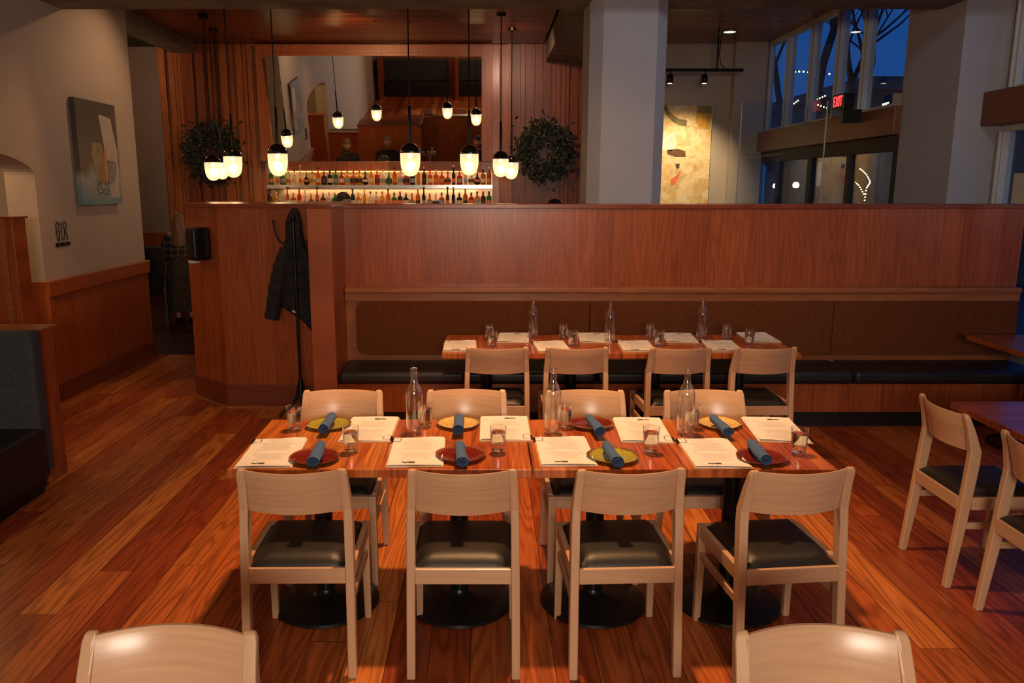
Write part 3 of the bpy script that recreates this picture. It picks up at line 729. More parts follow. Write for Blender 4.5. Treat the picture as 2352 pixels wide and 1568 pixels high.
# booth at the left edge
bt = thing('booth_bench', 'booth with blue-grey fabric back and black seat cut off by the left edge', 'booth', (-3.1, 4.5, 0))
def bp(mb, name, mat, **kw): return mb.build(name, mat, bt, loc=(3.1, -4.5, 0), **kw)
bp(MB().box(-3.66, -2.70, 4.64, 4.76, .10, .985), 'backrest', 'denim', bevel=.025, seg=3)
bp(MB().box(-3.66, -2.67, 4.08, 4.64, .08, .40), 'seat', 'vinyl', bevel=.03, seg=3)
bp(MB().box(-3.64, -2.70, 4.14, 4.62, 0, .08), 'toe_kick', 'iron')
w = bp(MB().box(-3.66, -2.74, 4.762, 4.97, 0, .962), 'back_panel', 'panel_y', bevel=.003)
bp(MB().box(-3.66, -2.725, 4.765, 4.985, .962, .978), 'cap', 'trim', bevel=.003)
# tall divider by the arch
dv = tag(MB().box(-5.0, -3.50, 5.95, 6.12, 0, 1.60).build('booth_divider', 'panel', bevel=.004), 'head-high orange fir divider panel at the left edge under the arch', 'partition')
MB().box(-3.60, -3.56, 5.935, 5.95, 0, 1.60).box(-5.0, -3.60, 5.935, 5.95, 1.52, 1.60).build('face_frame', 'trim', dv, bevel=.002)
MB().box(-5.0, -3.485, 5.93, 6.135, 1.60, 1.615).build('cap', 'cap', dv)

# ================================================================ COAT STAND, JACKET, DISPENSER
cs = thing('coat_stand', 'black iron coat stand in front of the panelled partition', 'coat stand', (-1.487, 6.22, 0))
MB().tube([(0, 0, .25), (0, 0, 1.0), (0, 0, 1.58)], .0125, 12).build('pole', 'iron', cs, smooth=True)
MB().ball((0, 0, 1.60), .022, 10, 8, (1, 1, 1.3)).build('finial', 'iron', cs, smooth=True)
for k in range(4):
    a = math.radians(15 + 90 * k); ca, sa = math.cos(a), math.sin(a)
    P = [(ca * r, sa * r, z) for r, z in ((.0, .33), (.018, .25), (.03, .18), (.07, .11), (.13, .07), (.175, .015))]
    MB().tube(P, [.012, .012, .011, .010, .010, .009], 8).build('leg', 'iron', cs, smooth=True)
for a_deg in (4, 178, 88):
    a = math.radians(a_deg); ca, sa = math.cos(a), math.sin(a)
    P = [(ca * r, sa * r, z) for r, z in ((.0, 1.33), (.02, 1.345), (.07, 1.39), (.115, 1.42), (.14, 1.47), (.15, 1.53), (.155, 1.57))]
    h = MB().tube(P, .0085, 8).ball((ca * .155, sa * .155, 1.572), .013, 8, 6).build('hook', 'iron', cs, smooth=True)
jk = thing('jacket', 'black quilted hooded jacket hanging from the coat stand', 'jacket', (-1.487, 6.315, .745))
S = 295.
def sec(y_px, xa, xb, dep, yc=0.):
    z = (785 - y_px) / S + .0; xm = ((xa + xb) / 2 - 681) / S; hw = (xb - xa) / 2 / S; R = []
    for i in range(28):
        a = 2 * PI * i / 28
        f = 1 + .07 * math.sin(5 * a + y_px * .02) + .04 * math.sin(9 * a)
        R.append((xm + hw * math.cos(a) * (1 + .02 * math.sin(7 * a)), yc + dep * math.sin(a) * f, z))
    return R
rows = []
key = [(512, 672, 684, .02), (525, 664, 691, .045), (540, 657, 694, .055), (560, 655, 695, .06), (578, 655, 696, .055), (592, 651, 700, .06), (610, 646, 704, .065), (640, 640, 709, .07), (680, 637, 711, .075), (715, 636, 713, .075), (742, 640, 714, .075), (758, 664, 716, .07), (780, 692, 718, .05), (806, 709, 719, .02)]
for i in range(len(key) - 1):
    a, b = key[i], key[i + 1]; st = max(1, int((b[0] - a[0]) / 5))
    for k in range(st):
        u = k / st; y, x0, x1, dp = [a[j] + (b[j] - a[j]) * u for j in range(4)]
        q = .7 * math.sin(y * .55); rows.append(sec(y, x0 - q, x1 + q, dp + .006 * math.sin(y * .55)))
rows.append(sec(*key[-1]))
b_ = MB().loft(rows).build('jacket_body', 'cloth_black', jk, smooth=True)
def jtube(pts, rad): 
    P = []; R = []
    for (x, y), (x2, y2), r0, r1 in zip(pts, pts[1:], rad, rad[1:]):
        for k in range(9):
            u = k / 9; P.append((((x + (x2 - x) * u) - 681) / S, -.01, (785 - (y + (y2 - y) * u)) / S)); R.append((r0 + (r1 - r0) * u) / S * (1 + .06 * math.sin(len(P) * 1.5)))
    return P, R
P, R = jtube([(655, 605), (643, 650), (629, 705), (612, 778)], [13, 20, 20, 16]); MB().tube(P, R, 14).build('sleeve', 'cloth_black', jk, smooth=True)
P, R = jtube([(697, 606), (706, 650), (710, 705), (708, 770)], [12, 15, 13, 9]); MB().tube(P, R, 14).build('sleeve', 'cloth_black', jk, smooth=True)
mb = MB()
for k in range(9): mb.ball(((690 + k * 1.0 - 681) / S, -.078, (785 - (536 + k * 17)) / S), .004, 6, 5)
mb.build('snap_buttons', 'steel', jk)
MB().poly([((667 - 681) / S, -.085, .135), ((672 - 681) / S, -.085, .11), ((679 - 681) / S, -.085, .11), ((672 - 681) / S, -.085, .13)]).build('care_tag', 'paper', jk)
# towel dispenser on the chamfer face
dA, dB = Vector((A.x, A.y)), Vector((B.x, B.y)); dm = (dB - dA).normalized(); nrm = Vector((dm.y, -dm.x))
mid = dA + (dB - dA) * .58
ds = thing('towel_dispenser', 'black and grey paper towel dispenser on the angled panelled corner', 'dispenser', (mid.x, mid.y, 1.22), math.atan2(dm.y, dm.x))
MB().box(-.125, -.02, -.10, -.004, .03, .27).build('side_housing', 'frame', ds, bevel=.012, seg=3)
MB().box(-.03, .12, -.165, -.003, .02, .29).build('cover', 'iron', ds, bevel=.03, seg=4)
MB().box(-.12, -.06, -.104, -.09, .05, .085).build('blue_label', plain('blue_label', (.1, .3, .5), .5), ds)
MB().lathe([(.05, -.01), (.05, .012)], (-.07, -.07, .0), 20).build('tear_bar', 'frame', ds)

# ================================================================ BAR
# mirror frame and shelves in wall niche: pixel heights at YB
def zY(py, Y=YB): return atY(1115, py, Y).z
fr0 = YB - .02
z_top, z_mt, z_mb, z_nt, z_s1, z_bot = zY(105), zY(134), zY(371), zY(396), zY(425), zY(490)
gx0, gx1 = atY(623, 250, fr0).x, atY(1106, 250, fr0).x
mf = thing('bar_mirror', 'big tilted wall mirror in a fir frame above the bar shelves', 'mirror', ((mx0 + mx1) / 2, YB, z_mb))
cxm = (mx0 + mx1) / 2
def mp(mb, name, mat, **kw): return mb.build(name, mat, mf, loc=(-cxm, -YB, -z_mb), **kw)
mp(MB().box(mx0, gx0, YB - .10, YB + .1, z_mb - .001, z_top).box(gx1, mx1, YB - .10, YB + .1, z_mb - .001, z_top).box(gx0, gx1, YB - .10, YB + .1, z_mt, z_top), 'frame', 'slat', bevel=.004)
mp(MB().box(gx0, gx1, YB - .02, YB + .1, z_nt, z_mb), 'bottom_rail', 'slat', bevel=.003)
mp(MB().box(mx0 + .05, mx1 - .05, YB - .115, YB - .10, z_mt + .06, z_mt + .075), 'frame_bead', 'slat')
TILT = math.radians(8.5); hgt = (z_mt - z_mb)
dy = hgt * math.tan(TILT)
m = MB().hexa([(gx0, YB - .005, z_mb), (gx1, YB - .005, z_mb), (gx1, YB + .004, z_mb), (gx0, YB + .004, z_mb)], [(gx0, YB - .005 - dy, z_mt), (gx1, YB - .005 - dy, z_mt), (gx1, YB + .004 - dy, z_mt), (gx0, YB + .004 - dy, z_mt)])
mp(m, 'mirror_glass', 'mirror')
# shelf unit
sh = thing('bar_shelves', 'back bar shelf niche with a metal edged shelf under the mirror', 'shelf', (cxm, YB, 0))
def sp_(mb, name, mat, **kw): return mb.build(name, mat, sh, loc=(-cxm, -YB, 0), **kw)
z_lo = 1.52
sx0, sx1 = atY(616, 440, YB - .1).x, atY(1131, 440, YB - .1).x
sp_(MB().box(sx0, sx1, YB + .075, YB + .095, .9, z_nt), 'back_mirror', NT('tinted_mirror').set(Base_Color=(.42, .30, .18), Metallic=1., Roughness=.32))
sp_(MB().box(sx0, sx1, YB - .16, YB + .07, z_s1 - .045, z_s1), 'shelf', 'slat')
sp_(MB().box(sx0, sx1, YB - .165, YB - .16, z_s1 - .05, z_s1 + .002), 'shelf_edge', 'steel')
sp_(MB().box(sx0 - .05, sx1 + .05, YB - .30, YB + .07, .9, z_lo), 'cabinet', 'panel')
light('upper_shelf_light', 'AREA', (cxm, YB - .03, z_nt + .02), 24, (1, .62, .28), 2.9, (cxm, YB + .05, 0), sy=.05)
light('lower_shelf_light', 'AREA', (cxm, YB - .10, z_s1 - .06), 18, (1, .70, .42), 2.9, (cxm, YB - .05, 0), sy=.05)
def gmat(name, c, tr=.75): return plain(name, c, .12, var=.1, vs=6, bump=0, Transmission_Weight=tr, IOR=1.3)
GL = {'clear': gmat('clear_spirit_glass', (.80, .78, .70)), 'amber': gmat('amber_spirit', (.62, .20, .035)), 'dark brown': gmat('brown_glass', (.10, .03, .01), .4),
      'green': gmat('green_glass', (.06, .30, .05), .7), 'red': gmat('red_liqueur', (.55, .05, .02), .6), 'black': gmat('black_glass', (.02, .02, .02), .1), 'yellow': gmat('yellow_liqueur', (.75, .48, .06))}
CAPC = {'black': plain('black_cap', (.02, .02, .02), .4), 'gold': plain('gold_cap', (.5, .3, .08), .35, .6), 'red': plain('red_cap', (.5, .03, .02), .4), 'white': plain('cork_cap', (.62, .45, .28), .6)}
LABC = [plain('cream_label', (.60, .50, .34), .7), plain('grey_label', (.25, .28, .30), .7), plain('dark_label', (.05, .03, .03), .6), plain('orange_label', (.55, .18, .05), .6)]
kinds = [('tall', [(.030, 0), (.033, .01), (.033, .15), (.026, .175), (.012, .195), (.011, .235)], .235, .033),
         ('square-shouldered', [(.034, 0), (.037, .01), (.037, .135), (.034, .15), (.013, .162), (.012, .195)], .195, .037),
         ('round', [(.025, 0), (.042, .02), (.046, .06), (.040, .095), (.016, .12), (.012, .17)], .17, .046),
         ('slim', [(.024, 0), (.026, .01), (.026, .16), (.012, .19), (.010, .26)], .26, .026),
         ('stout', [(.040, 0), (.043, .01), (.043, .11), (.030, .14), (.014, .15), (.014, .18)], .18, .043)]
bcache = {}
def bar_bottle(kind, gc, cc, li):
    key_ = (kind, gc, cc, li)
    if key_ not in bcache:
        nm, prof, top, r = kinds[kind]; m = MB(); m.lathe(prof, seg=14, mi=0)
        m.lathe([(.0135, top - .004), (.0145, top + .0), (.0145, top + .024), (.012, top + .027)], seg=10, mi=1)
        rl = r * 1.012; m.lathe([(rl, .035), (rl, .095)] if nm != 'round' else [(rl, .045), (rl * .985, .08)], seg=14, mi=2, cap=False)
        o = m.build('liquor_bottle', [GL[gc], CAPC[cc], LABC[li]], smooth=True); bcache[key_] = o.data; bpy.data.objects.remove(o)
    return bpy.data.objects.new('liquor_bottle', bcache[key_])
ORD = ['first', 'second', 'third', 'fourth', 'fifth', 'sixth', 'seventh', 'eighth', 'ninth', 'tenth', 'eleventh', 'twelfth', 'thirteenth', 'fourteenth', 'fifteenth', 'sixteenth', 'seventeenth', 'eighteenth', 'nineteenth', 'twentieth']
def ordn(i, n):
    if i == 0: return 'at the far left end'
    if i == n - 1: return 'at the far right end'
    if i < n / 2:
        return ORD[i] + ' from the left' if i < 20 else 'twenty-%s from the left' % ORD[i - 20]
    j = n - 1 - i
    return ORD[j] + ' from the right' if j < 20 else 'twenty-%s from the right' % ORD[j - 20]
rnd = random.Random(21)
def row(z, y, n, nm, pal, grp):
    xa, xb_ = sx0 + .05, sx1 - .05; seq = []
    for i in range(n):
        gc = pal[i] if i < len(pal) else rnd.choice(['clear', 'clear', 'amber', 'amber', 'dark brown', 'green', 'black', 'yellow', 'red'])
        k = rnd.randrange(5); cc = rnd.choice(['black', 'black', 'gold', 'red', 'white', 'white']); li = rnd.randrange(4)
        o = bar_bottle(k, gc, cc, li); COL.objects.link(o); o.location = (xa + (xb_ - xa) * i / (n - 1), y + rnd.uniform(-.008, .008), z)
        tag(o, '%s %s bottle on the %s, %s' % (gc, kinds[k][0], nm, ordn(i, n)), 'bottle', grp)
row(z_s1 + .001, YB - .09, 38, 'upper bar shelf', ['green', 'clear', 'green', 'clear', 'clear', 'clear', 'black', 'yellow', 'amber', 'dark brown', 'black', 'green', 'red'], 'liquor bottles on the upper bar shelf')
row(z_lo + .001 if False else zY(474), YB - .22, 38, 'lower bar shelf', ['dark brown', 'yellow', 'clear', 'amber', 'amber', 'red', 'clear'], 'liquor bottles on the lower bar shelf')
z_l = zY(474)
sp_(MB().box(sx0, sx1, YB - .30, YB + .07, z_lo, z_l - .001), 'lower_shelf', 'slat')
# lower counter (bar) : polyline
path = [(-3.55, 11.2), (-3.25, 9.4), (-2.4, 8.35), (-.5, 8.25), (.15, 8.9), (.35, 11.2)]
def strip(path, w0, w1, z0, z1):
    m = MB(); L, R = [], []
    for i, p in enumerate(path):
        a = Vector(path[max(i - 1, 0)]); b = Vector(path[min(i + 1, len(path) - 1)]); d = (b - a).normalized(); nn = Vector((-d.y, d.x))
        L.append(Vector(p) + nn * w0); R.append(Vector(p) + nn * w1)
    for i in range(len(path) - 1):
        q = [L[i], R[i], R[i + 1], L[i + 1]]
        m.hexa([(v.x, v.y, z0) for v in q], [(v.x, v.y, z1) for v in q])
    return m
bar = thing('bar_counter', 'curved bar counter behind the divider, seen in the tilted mirror', 'counter', (-1.6, 9, 0))
strip(path, -.12, .42, 1.04, 1.09).build('counter_top', 'beam', bar, loc=(1.6, -9, 0), bevel=.004)
strip(path, .10, .18, 0, 1.04).build('counter_front', 'panel', bar, loc=(1.6, -9, 0))
tp = thing('beer_tap_tower', 'chrome beer tap tower on the bar, seen in the mirror', 'beer tap', (-1.25, 8.45, 1.09))
MB().box(-.3, .3, -.05, .05, .26, .34).box(-.22, -.16, -.03, .03, 0, .26).box(.16, .22, -.03, .03, 0, .26).build('tower', 'steel', tp, bevel=.01)
for k in range(5): MB().tube([(-.24 + k * .12, .06, .30), (-.24 + k * .12, .09, .34), (-.24 + k * .12, .09, .44)], [.008, .01, .018], 8).build('tap_handle', 'iron' if k % 2 else 'frame', tp, smooth=True)

# pendants
M['lamp_glass'] = None
n = NT('ribbed_lamp_glass'); v, xyz = n.coords()
rad = n.math('SQRT', n.math('ADD', n.math('POWER', xyz[0], 2.), n.math('POWER', xyz[1], 2.)))
n.set(Base_Color=(.95, .80, .55), Roughness=.22, Transmission_Weight=.93, IOR=1.2, Emission_Color=(1, .80, .60), Emission_Strength=.2)
n.bump(n.noise(v, 90, 3), .5, .003)
M['lamp_glass'] = n.m
M['bulb'] = emit('lamp_bulb', (1, .80, .55), 5)
M['smoke'] = plain('smoked_cap_glass', (.012, .012, .008), .06, var=.1, bump=0, Coat_Weight=1.)
pd = thing('pendant_lamp', '', 'pendant lamp')
# local z=0 at lowest point of globe ; width .20 height .345
def lamp_parts(t):
    prof = [(.004, .0), (.030, .004), (.056, .018), (.078, .046), (.091, .088), (.0975, .14), (.0985, .222), (.0955, .222), (.0945, .14), (.088, .091), (.075, .052), (.054, .024), (.028, .010), (.004, .006)]
    MB().lathe(prof, seg=32).build('globe', M['lamp_glass'], t, smooth=True)
    MB().lathe([(.0995, .220), (.0975, .238), (.088, .265), (.070, .290), (.045, .308), (.020, .318), (.016, .320), (.002, .320)], seg=32).build('cap', M['smoke'], t, smooth=True)
    MB().ball((0, 0, .195), .020, 10, 8, (1, 1, 1.2)).build('bulb', M['bulb'], t, smooth=True)
    MB().ball((0, 0, .045), .016, 10, 8).build('bulb', M['bulb'], t, smooth=True)
    MB().lathe([(.014, .325), (.014, .66), (.006, .67)], seg=12).build('stem', 'iron', t, smooth=True)
lamp_parts(pd)
LP = [(640, 405, 8.15, 'pendant lamp in front of the left side of the mirror, lower left'), (943, 405, 7.95, 'pendant lamp hanging at the centre of the mirror, largest of the globes'), (1078, 403, 8.6, 'pendant lamp in front of the right edge of the mirror'),
      (537, 408, 8.75, 'pendant lamp at the front of the left cluster by the wreath'), (491, 415, 10.05, 'leftmost pendant lamp of the left cluster'), (511, 412, 10.95, 'pendant lamp half hidden in the middle of the left cluster'),
      (1150, 407, 10.05, 'front pendant lamp of the pair right of the mirror'), (1174, 412, 10.9, 'rear pendant lamp of the pair right of the mirror')]
for i, (px, py, Y, lb) in enumerate(LP):
    p = atY(px, py, Y); t = pd if i == 0 else dup(pd)
    t.location = p; tag(t, lb, group='egg shaped glass pendant lamps over the bar')
    zc = ZC - p.z
    MB().tube([(0, 0, .66), (0, 0, zc)], .006, 8).build('cord', 'iron', t)
    MB().lathe([(.055, zc - .025), (.06, zc - .001)], seg=20).build('canopy', 'iron', t, smooth=True)
    light('pendant_light', 'POINT', (p.x, p.y, p.z + .1), 4.0, (1, .72, .46), .05)

# wreaths
M['leaf'] = plain('wreath_leaf', (.014, .022, .009), .6, var=.5, vs=12, bump=.2)
def wreath(px, py, lb, seed):
    c = atY(px, py, YB - .02); rnd = random.Random(seed)
    t = thing('leafy_wreath', lb, 'wreath', c, group='wreaths either side of the mirror')
    MB().tube([(.26 * math.cos(a), 0, .26 * math.sin(a)) for a in [i * PI / 12 for i in range(25)]], .02, 6).build('twig_ring', 'shoe', t)
    m = MB()
    for k in range(2200):
        a = rnd.uniform(0, 2 * PI); r = .25 + rnd.gauss(0, .07); 
        if rnd.random() < .04: r += .12
        p = Vector((r * math.cos(a), rnd.uniform(-.14, .03), r * math.sin(a) * 1.08))
        d = Vector((math.cos(a + rnd.uniform(-1.4, 1.4)), rnd.uniform(-.7, .3), math.sin(a + rnd.uniform(-1.4, 1.4)))).normalized()
        s = d.cross(Vector((rnd.uniform(-1, 1), 1, rnd.uniform(-1, 1)))).normalized(); l = rnd.uniform(.045, .075); w_ = l * .36
        m.poly([p, p + d * l * .5 + s * w_, p + d * l, p + d * l * .5 - s * w_])
    m.build('foliage', 'leaf', t)
wreath(1252, 347, 'dark green leafy wreath on the slatted wall right of the mirror', 2)
wreath(490, 350, 'dark green leafy wreath behind the left cluster of pendant lamps', 9)

# ================================================================ ENTRY SIDE
pa2 = atY(1508, 243, YB - .04); pb2 = atY(1637, 243, YB - .04)
art = thing('abstract_canvas', 'tall yellow and orange abstract painting beside the pillar', 'painting', ((pa2.x + pb2.x) / 2, YB - .002, 1.35))
n = NT('yellow_abstract'); v, xyz = n.coords()
f = n.noise(v, 2.2, 5, .6, 1.2); f2 = n.noise(v, 5.5, 4, .6, .8)
c1 = n.ramp(f, [(.30, (.30, .24, .08)), (.42, (.62, .36, .05)), (.50, (.80, .66, .36)), (.58, (.74, .42, .08)), (.70, (.70, .30, .12))])
c2 = n.ramp(f2, [(.35, (.45, .28, .08)), (.5, (.80, .70, .50)), (.65, (.75, .40, .12))])
n.set(Base_Color=n.mix(.45, c1, c2), Roughness=.6); hw = (pb2.x - pa2.x) / 2; zt_ = pa2.z - 1.35
MB().box(-hw, hw, -.04, 0, 0, zt_).build('canvas', [n.m], art)
def ap(name, pts, mat, k=1):
    MB().prism([(-hw + 2 * hw * u, zt_ * v_) for u, v_ in pts], 'y', -.04 - .0015 * k, -.04).build(name, mat, art)
def ribbon(pts, w):
    m_ = [];  L = []; R = []
    for i, p in enumerate(pts):
        a = Vector(pts[max(i - 1, 0)]); b = Vector(pts[min(i + 1, len(pts) - 1)]); d = (b - a).normalized(); L.append(Vector(p) + Vector((-d.y, d.x)) * w); R.append(Vector(p) - Vector((-d.y, d.x)) * w)
    return [tuple(p) for p in L] + [tuple(p) for p in R[::-1]]
ap('painted_shape', ribbon([(.15, 1.0 - .001), (.2, .94), (.3, .89), (.42, .86), (.55, .85)], .028), patch_mat('moss_paint', (.20, .15, .04)))
ap('painted_shape', [(.72, .999), (.99, .999), (.99, .93), (.72, .94)], patch_mat('olive_paint', (.24, .22, .05)))
ap('painted_shape', [(.72, .94), (.98, .93), (.97, .80), (.78, .80), (.7, .88)], patch_mat('ochre_paint', (.65, .34, .03)))
ap('painted_shape', [(.22, .62), (.42, .63), (.55, .61), (.56, .56), (.36, .56), (.22, .585)], patch_mat('umber_paint', (.13, .05, .015), .5, 60))
ap('painted_shape', [(.06, .76), (.2, .74), (.34, .78), (.38, .66), (.30, .61), (.1, .62)], patch_mat('cream_paint', (.82, .74, .58)))
ap('painted_shape', [(.38, .50), (.46, .50), (.45, .46), (.40, .46)], patch_mat('umber_spot', (.08, .05, .02)))
ap('painted_shape', [(.3, .36), (.42, .40), (.5, .46), (.42, .34), (.32, .30)], patch_mat('coral_paint', (.72, .16, .06)))
tk = thing('track_light', 'black track rail with two spotlights aimed at the yellow painting', 'track light', (3.0, 10.9, 3.3))
a = atY(1536, 161, 10.9); b = atY(1707, 161, 10.9); st_ = atY(1647, 161, 10.9)
MB().box(a.x - 3.0 - .2, b.x - 3.0, -.015, .015, a.z - 3.3 - .02, a.z - 3.3 + .02).build('rail', 'iron', tk)
MB().tube([(st_.x - 3, 0, a.z - 3.3), (st_.x - 3, 0, ZC - 3.3)], .012, 8).build('stem', 'iron', tk)
MB().tube([(st_.x - 3 + .1, 0, a.z - 3.28), (st_.x - 3 + .04, 0, a.z - 3.22), (st_.x - 3 + .02, 0, a.z - 3.1), (st_.x - 3 + .04, 0, ZC - 3.33), (st_.x - 3 + .14, 0, ZC - 3.3)], .006, 6).build('cable', 'iron', tk)
for px in (1540, 1619):
    q = atY(px, 180, 10.9); h = MB().tube([(q.x - 3, 0, a.z - 3.3), (q.x - 3, 0, q.z - 3.3 + .05)], .01, 8).lathe([(.035, -.06), (.042, -.05), (.042, .03), (.03, .05)], (q.x - 3, .02, q.z - 3.3), 16).build('spotlight', 'iron', tk, smooth=True)
    MB().lathe([(.028, -.002), (.028, .002)], (q.x - 3, .02, q.z - 3.3 - .061), 14).build('bulb', emit('spot_bulb', (1, .75, .45), 6), h)
dl = atZ(1676, 72, ZC)
o = thing('downlight', 'round recessed downlight glowing in the slatted ceiling right of the pillar', 'downlight', (dl.x, dl.y, ZC))
MB().lathe([(.085, -.012), (.085, -.001), (.07, -.001), (.07, -.012)], seg=24, cap=False).build('trim_ring', 'iron', o)
MB().lathe([(.072, -.008), (.072, -.004)], seg=24).build('lens', emit('downlight_lens', (1, .82, .55), 9), o)
# exit sign
q0 = atX(1950, 213, 3.78)
ex = thing('exit_sign', 'black exit sign box with glowing red letters in front of the tall windows', 'exit sign', (3.78, q0.y, 0))
zt1, zb1 = q0.z, atY(1950, 281, q0.y).z
hh = (zt1 - zb1)
MB().box(-.06, .06, -.02, .24, zb1 + hh * .46, zt1).build('sign_box', 'iron', ex, bevel=.006)
MB().box(-.05, .155, -.0, .12, zb1, zb1 + hh * .45).build('mount', 'iron', ex, bevel=.004)
me = text_mesh('EXIT', .17, .002); me.materials.append(emit('red_sign_glow', (1, .03, .03), 4, (.3, 0, 0)))
o = bpy.data.objects.new('letters', me); COL.objects.link(o); o.parent = ex
o.location = (-.063, .11, zt1 - hh * .27); o.rotation_euler = (PI / 2, 0, -PI / 2); o.scale = (.62, .9, 1)

# ================================================================ OUTSIDE
M['bark'] = plain('bark', (.05, .035, .025), .8, var=.3, bump=.6, bs=40)
M['pave'] = plain('street_paving', (.05, .05, .05), .6, var=.2)
tag(MB().box(4.6, 30, -10, 40, -.2, -.1).build('ground', 'pave'), kind='structure')
M['bwall'] = plain('building_wall', (.16, .12, .09), .8, var=.2, vs=1)
def tree(x, y, seed, lb, h=6.5, r0=.16, lean=(.0, .0)):
    rnd = random.Random(seed); t = thing('bare_tree', lb, 'tree', (x, y, -.1), group='bare trees outside the windows'); m = MB()
    def br(p, d, l, r, dep):
        q = [p]; 
        for k in range(4):
            d = (d + Vector((rnd.uniform(-.18, .18), rnd.uniform(-.18, .18), rnd.uniform(-.02, .16)))).normalized(); q.append(q[-1] + d * l / 4)
        m.tube(q, [r * (1 - .13 * k) for k in range(5)], 6 if dep < 2 else 4)
        if dep < 4:
            for k in range(3 if dep < 3 else 2):
                dd = (d + Vector((rnd.uniform(-.9, .9), rnd.uniform(-.9, .9), rnd.uniform(-.1, .5)))).normalized(); br(q[rnd.choice((2, 3, 4))], dd, l * .68, r * .5, dep + 1)
    br(Vector((0, 0, 0)), Vector((lean[0], lean[1], 1)).normalized(), h * .45, r0, 0)
    m.build('trunk_and_branches', 'bark', t, smooth=True)
tree(8.0, 15.5, 3, 'bare tree outside the tall windows, its leaning trunk crossing the panes', 9, .2, (-.25, .1))
tree(9.5, 12.5, 8, 'bare street tree outside, right of the exit sign', 8, .14, (.2, .2))
tree(7.5, 20.5, 12, 'bare tree outside behind the leftmost panes', 9, .2, (.1, 0))
tree(9.0, 7.0, 31, 'bare tree outside the window at the right edge', 7, .12, (.0, .3))
bd = thing('stone_building', 'low stone building across the street beyond the tall windows', 'building', (16, 24, -.1))
MB().box(-5, 5, 0, 8, 0, 4.7).build('wall', 'bwall', bd)
MB().box(-5.2, 5.2, -.2, 8, 4.7, 5.05).build('cornice', 'bwall', bd)
for k in range(4): MB().box(-4.2 + k * 2.3, -3.0 + k * 2.3, -.04, 0, 2.6, 4.6).build('window', emit('lit_window', (1, .55, .25), .07, (.02, .02, .02)), bd)
MB().ball((-1, 1, 5.15), .10, 8, 6).build('beacon', emit('red_beacon', (1, .05, .03), 12), bd)
b2 = thing('dark_building', 'dark shop building outside the lower entrance glass', 'building', (12, 16, -.1))
MB().box(-2, 3, 0, 6, 0, 3.0).build('wall', 'bwall', b2)
MB().box(-1.6, -.9, -.03, 0, 1.4, 2.2).build('sign_panel', emit('amber_window', (1, .55, .25), .10, (.02, .02, .02)), b2)
MB().box(-.5, -.2, -.05, 0, 1.9, 2.4).build('sign_panel', emit('blue_sign', (.05, .08, 1), 2.5, (.02, .02, .02)), b2)
M['fairy'] = emit('fairy_bulb', (1, .80, .30), 7)
def fairy(pts, n, lb, r=.018):
    t = thing('string_lights', lb, 'string lights', pts[0], group='fairy lights outside'); o0 = Vector(pts[0]); P = [Vector(p) - o0 for p in pts]
    MB().tube(P, .004, 4).build('wire', 'iron', t)
    b0 = None
    for k in range(n):
        u = k / max(1, n - 1) * (len(P) - 1); i = min(int(u), len(P) - 2); p = P[i].lerp(P[i + 1], u - i)
        if b0 is None: b0 = MB().ball((0, 0, 0), r, 6, 5).build('bulb', M['fairy'], t, loc=p)
        else: c = b0.copy(); COL.objects.link(c); c.parent = t; c.location = p
fairy([atY(1817, 166, 17), atY(1842, 164, 17), atY(1870, 168, 17), atY(1905, 170, 17)], 9, 'straight run of warm fairy lights outside behind the second pane', .019)
fairy([atY(1815, 244, 16), atY(1833, 231, 16)], 5, 'short rising run of fairy lights outside low in the second pane', .015)
fairy([atY(1895, 220, 16), atY(1862, 235, 16), atY(1899, 248, 16)], 12, 'v-shaped run of fairy lights outside in the third pane', .015)
fairy([atY(1917, 257, 16), atY(1925, 268, 16)], 3, 'tiny run of fairy lights outside just left of the exit sign', .014)
fairy([atY(2025, 245, 14), atY(2040, 236, 14), atY(2028, 240, 14)], 7, 'cluster of fairy lights outside at the right end of the tall windows', .015)
fairy([atY(1976, 388, 13), atY(1990, 400, 13), atY(1999, 418, 13), atY(1990, 432, 13), atY(1986, 460, 13)], 16, 'fairy lights wound round a small tree outside the entrance, right strand', .012)
fairy([atY(1957, 412, 13), atY(1972, 425, 13), atY(1984, 445, 13)], 9, 'fairy lights wound round a small tree outside the entrance, left strand', .012)
for px, py, k, lb in ((1828, 425, .05, 'bright globe street lamp outside the entrance glass'), (1781, 427, .04, 'small globe lamp outside at the left of the entrance glass'), (1915, 350, .035, 'orange lamp outside above the entrance door')):
    q = atY(px, py, 15); o = thing('street_lamp', lb, 'lamp', (q.x, q.y, -.1), group='lamps outside')
    MB().tube([(0, 0, 0), (0, 0, q.z + .1)], .03, 8).build('post', 'iron', o)
    MB().ball((0, 0, q.z + .1), k + .01, 10, 8).build('globe', emit('street_globe', (1, .55, .28), 10), o, smooth=True)

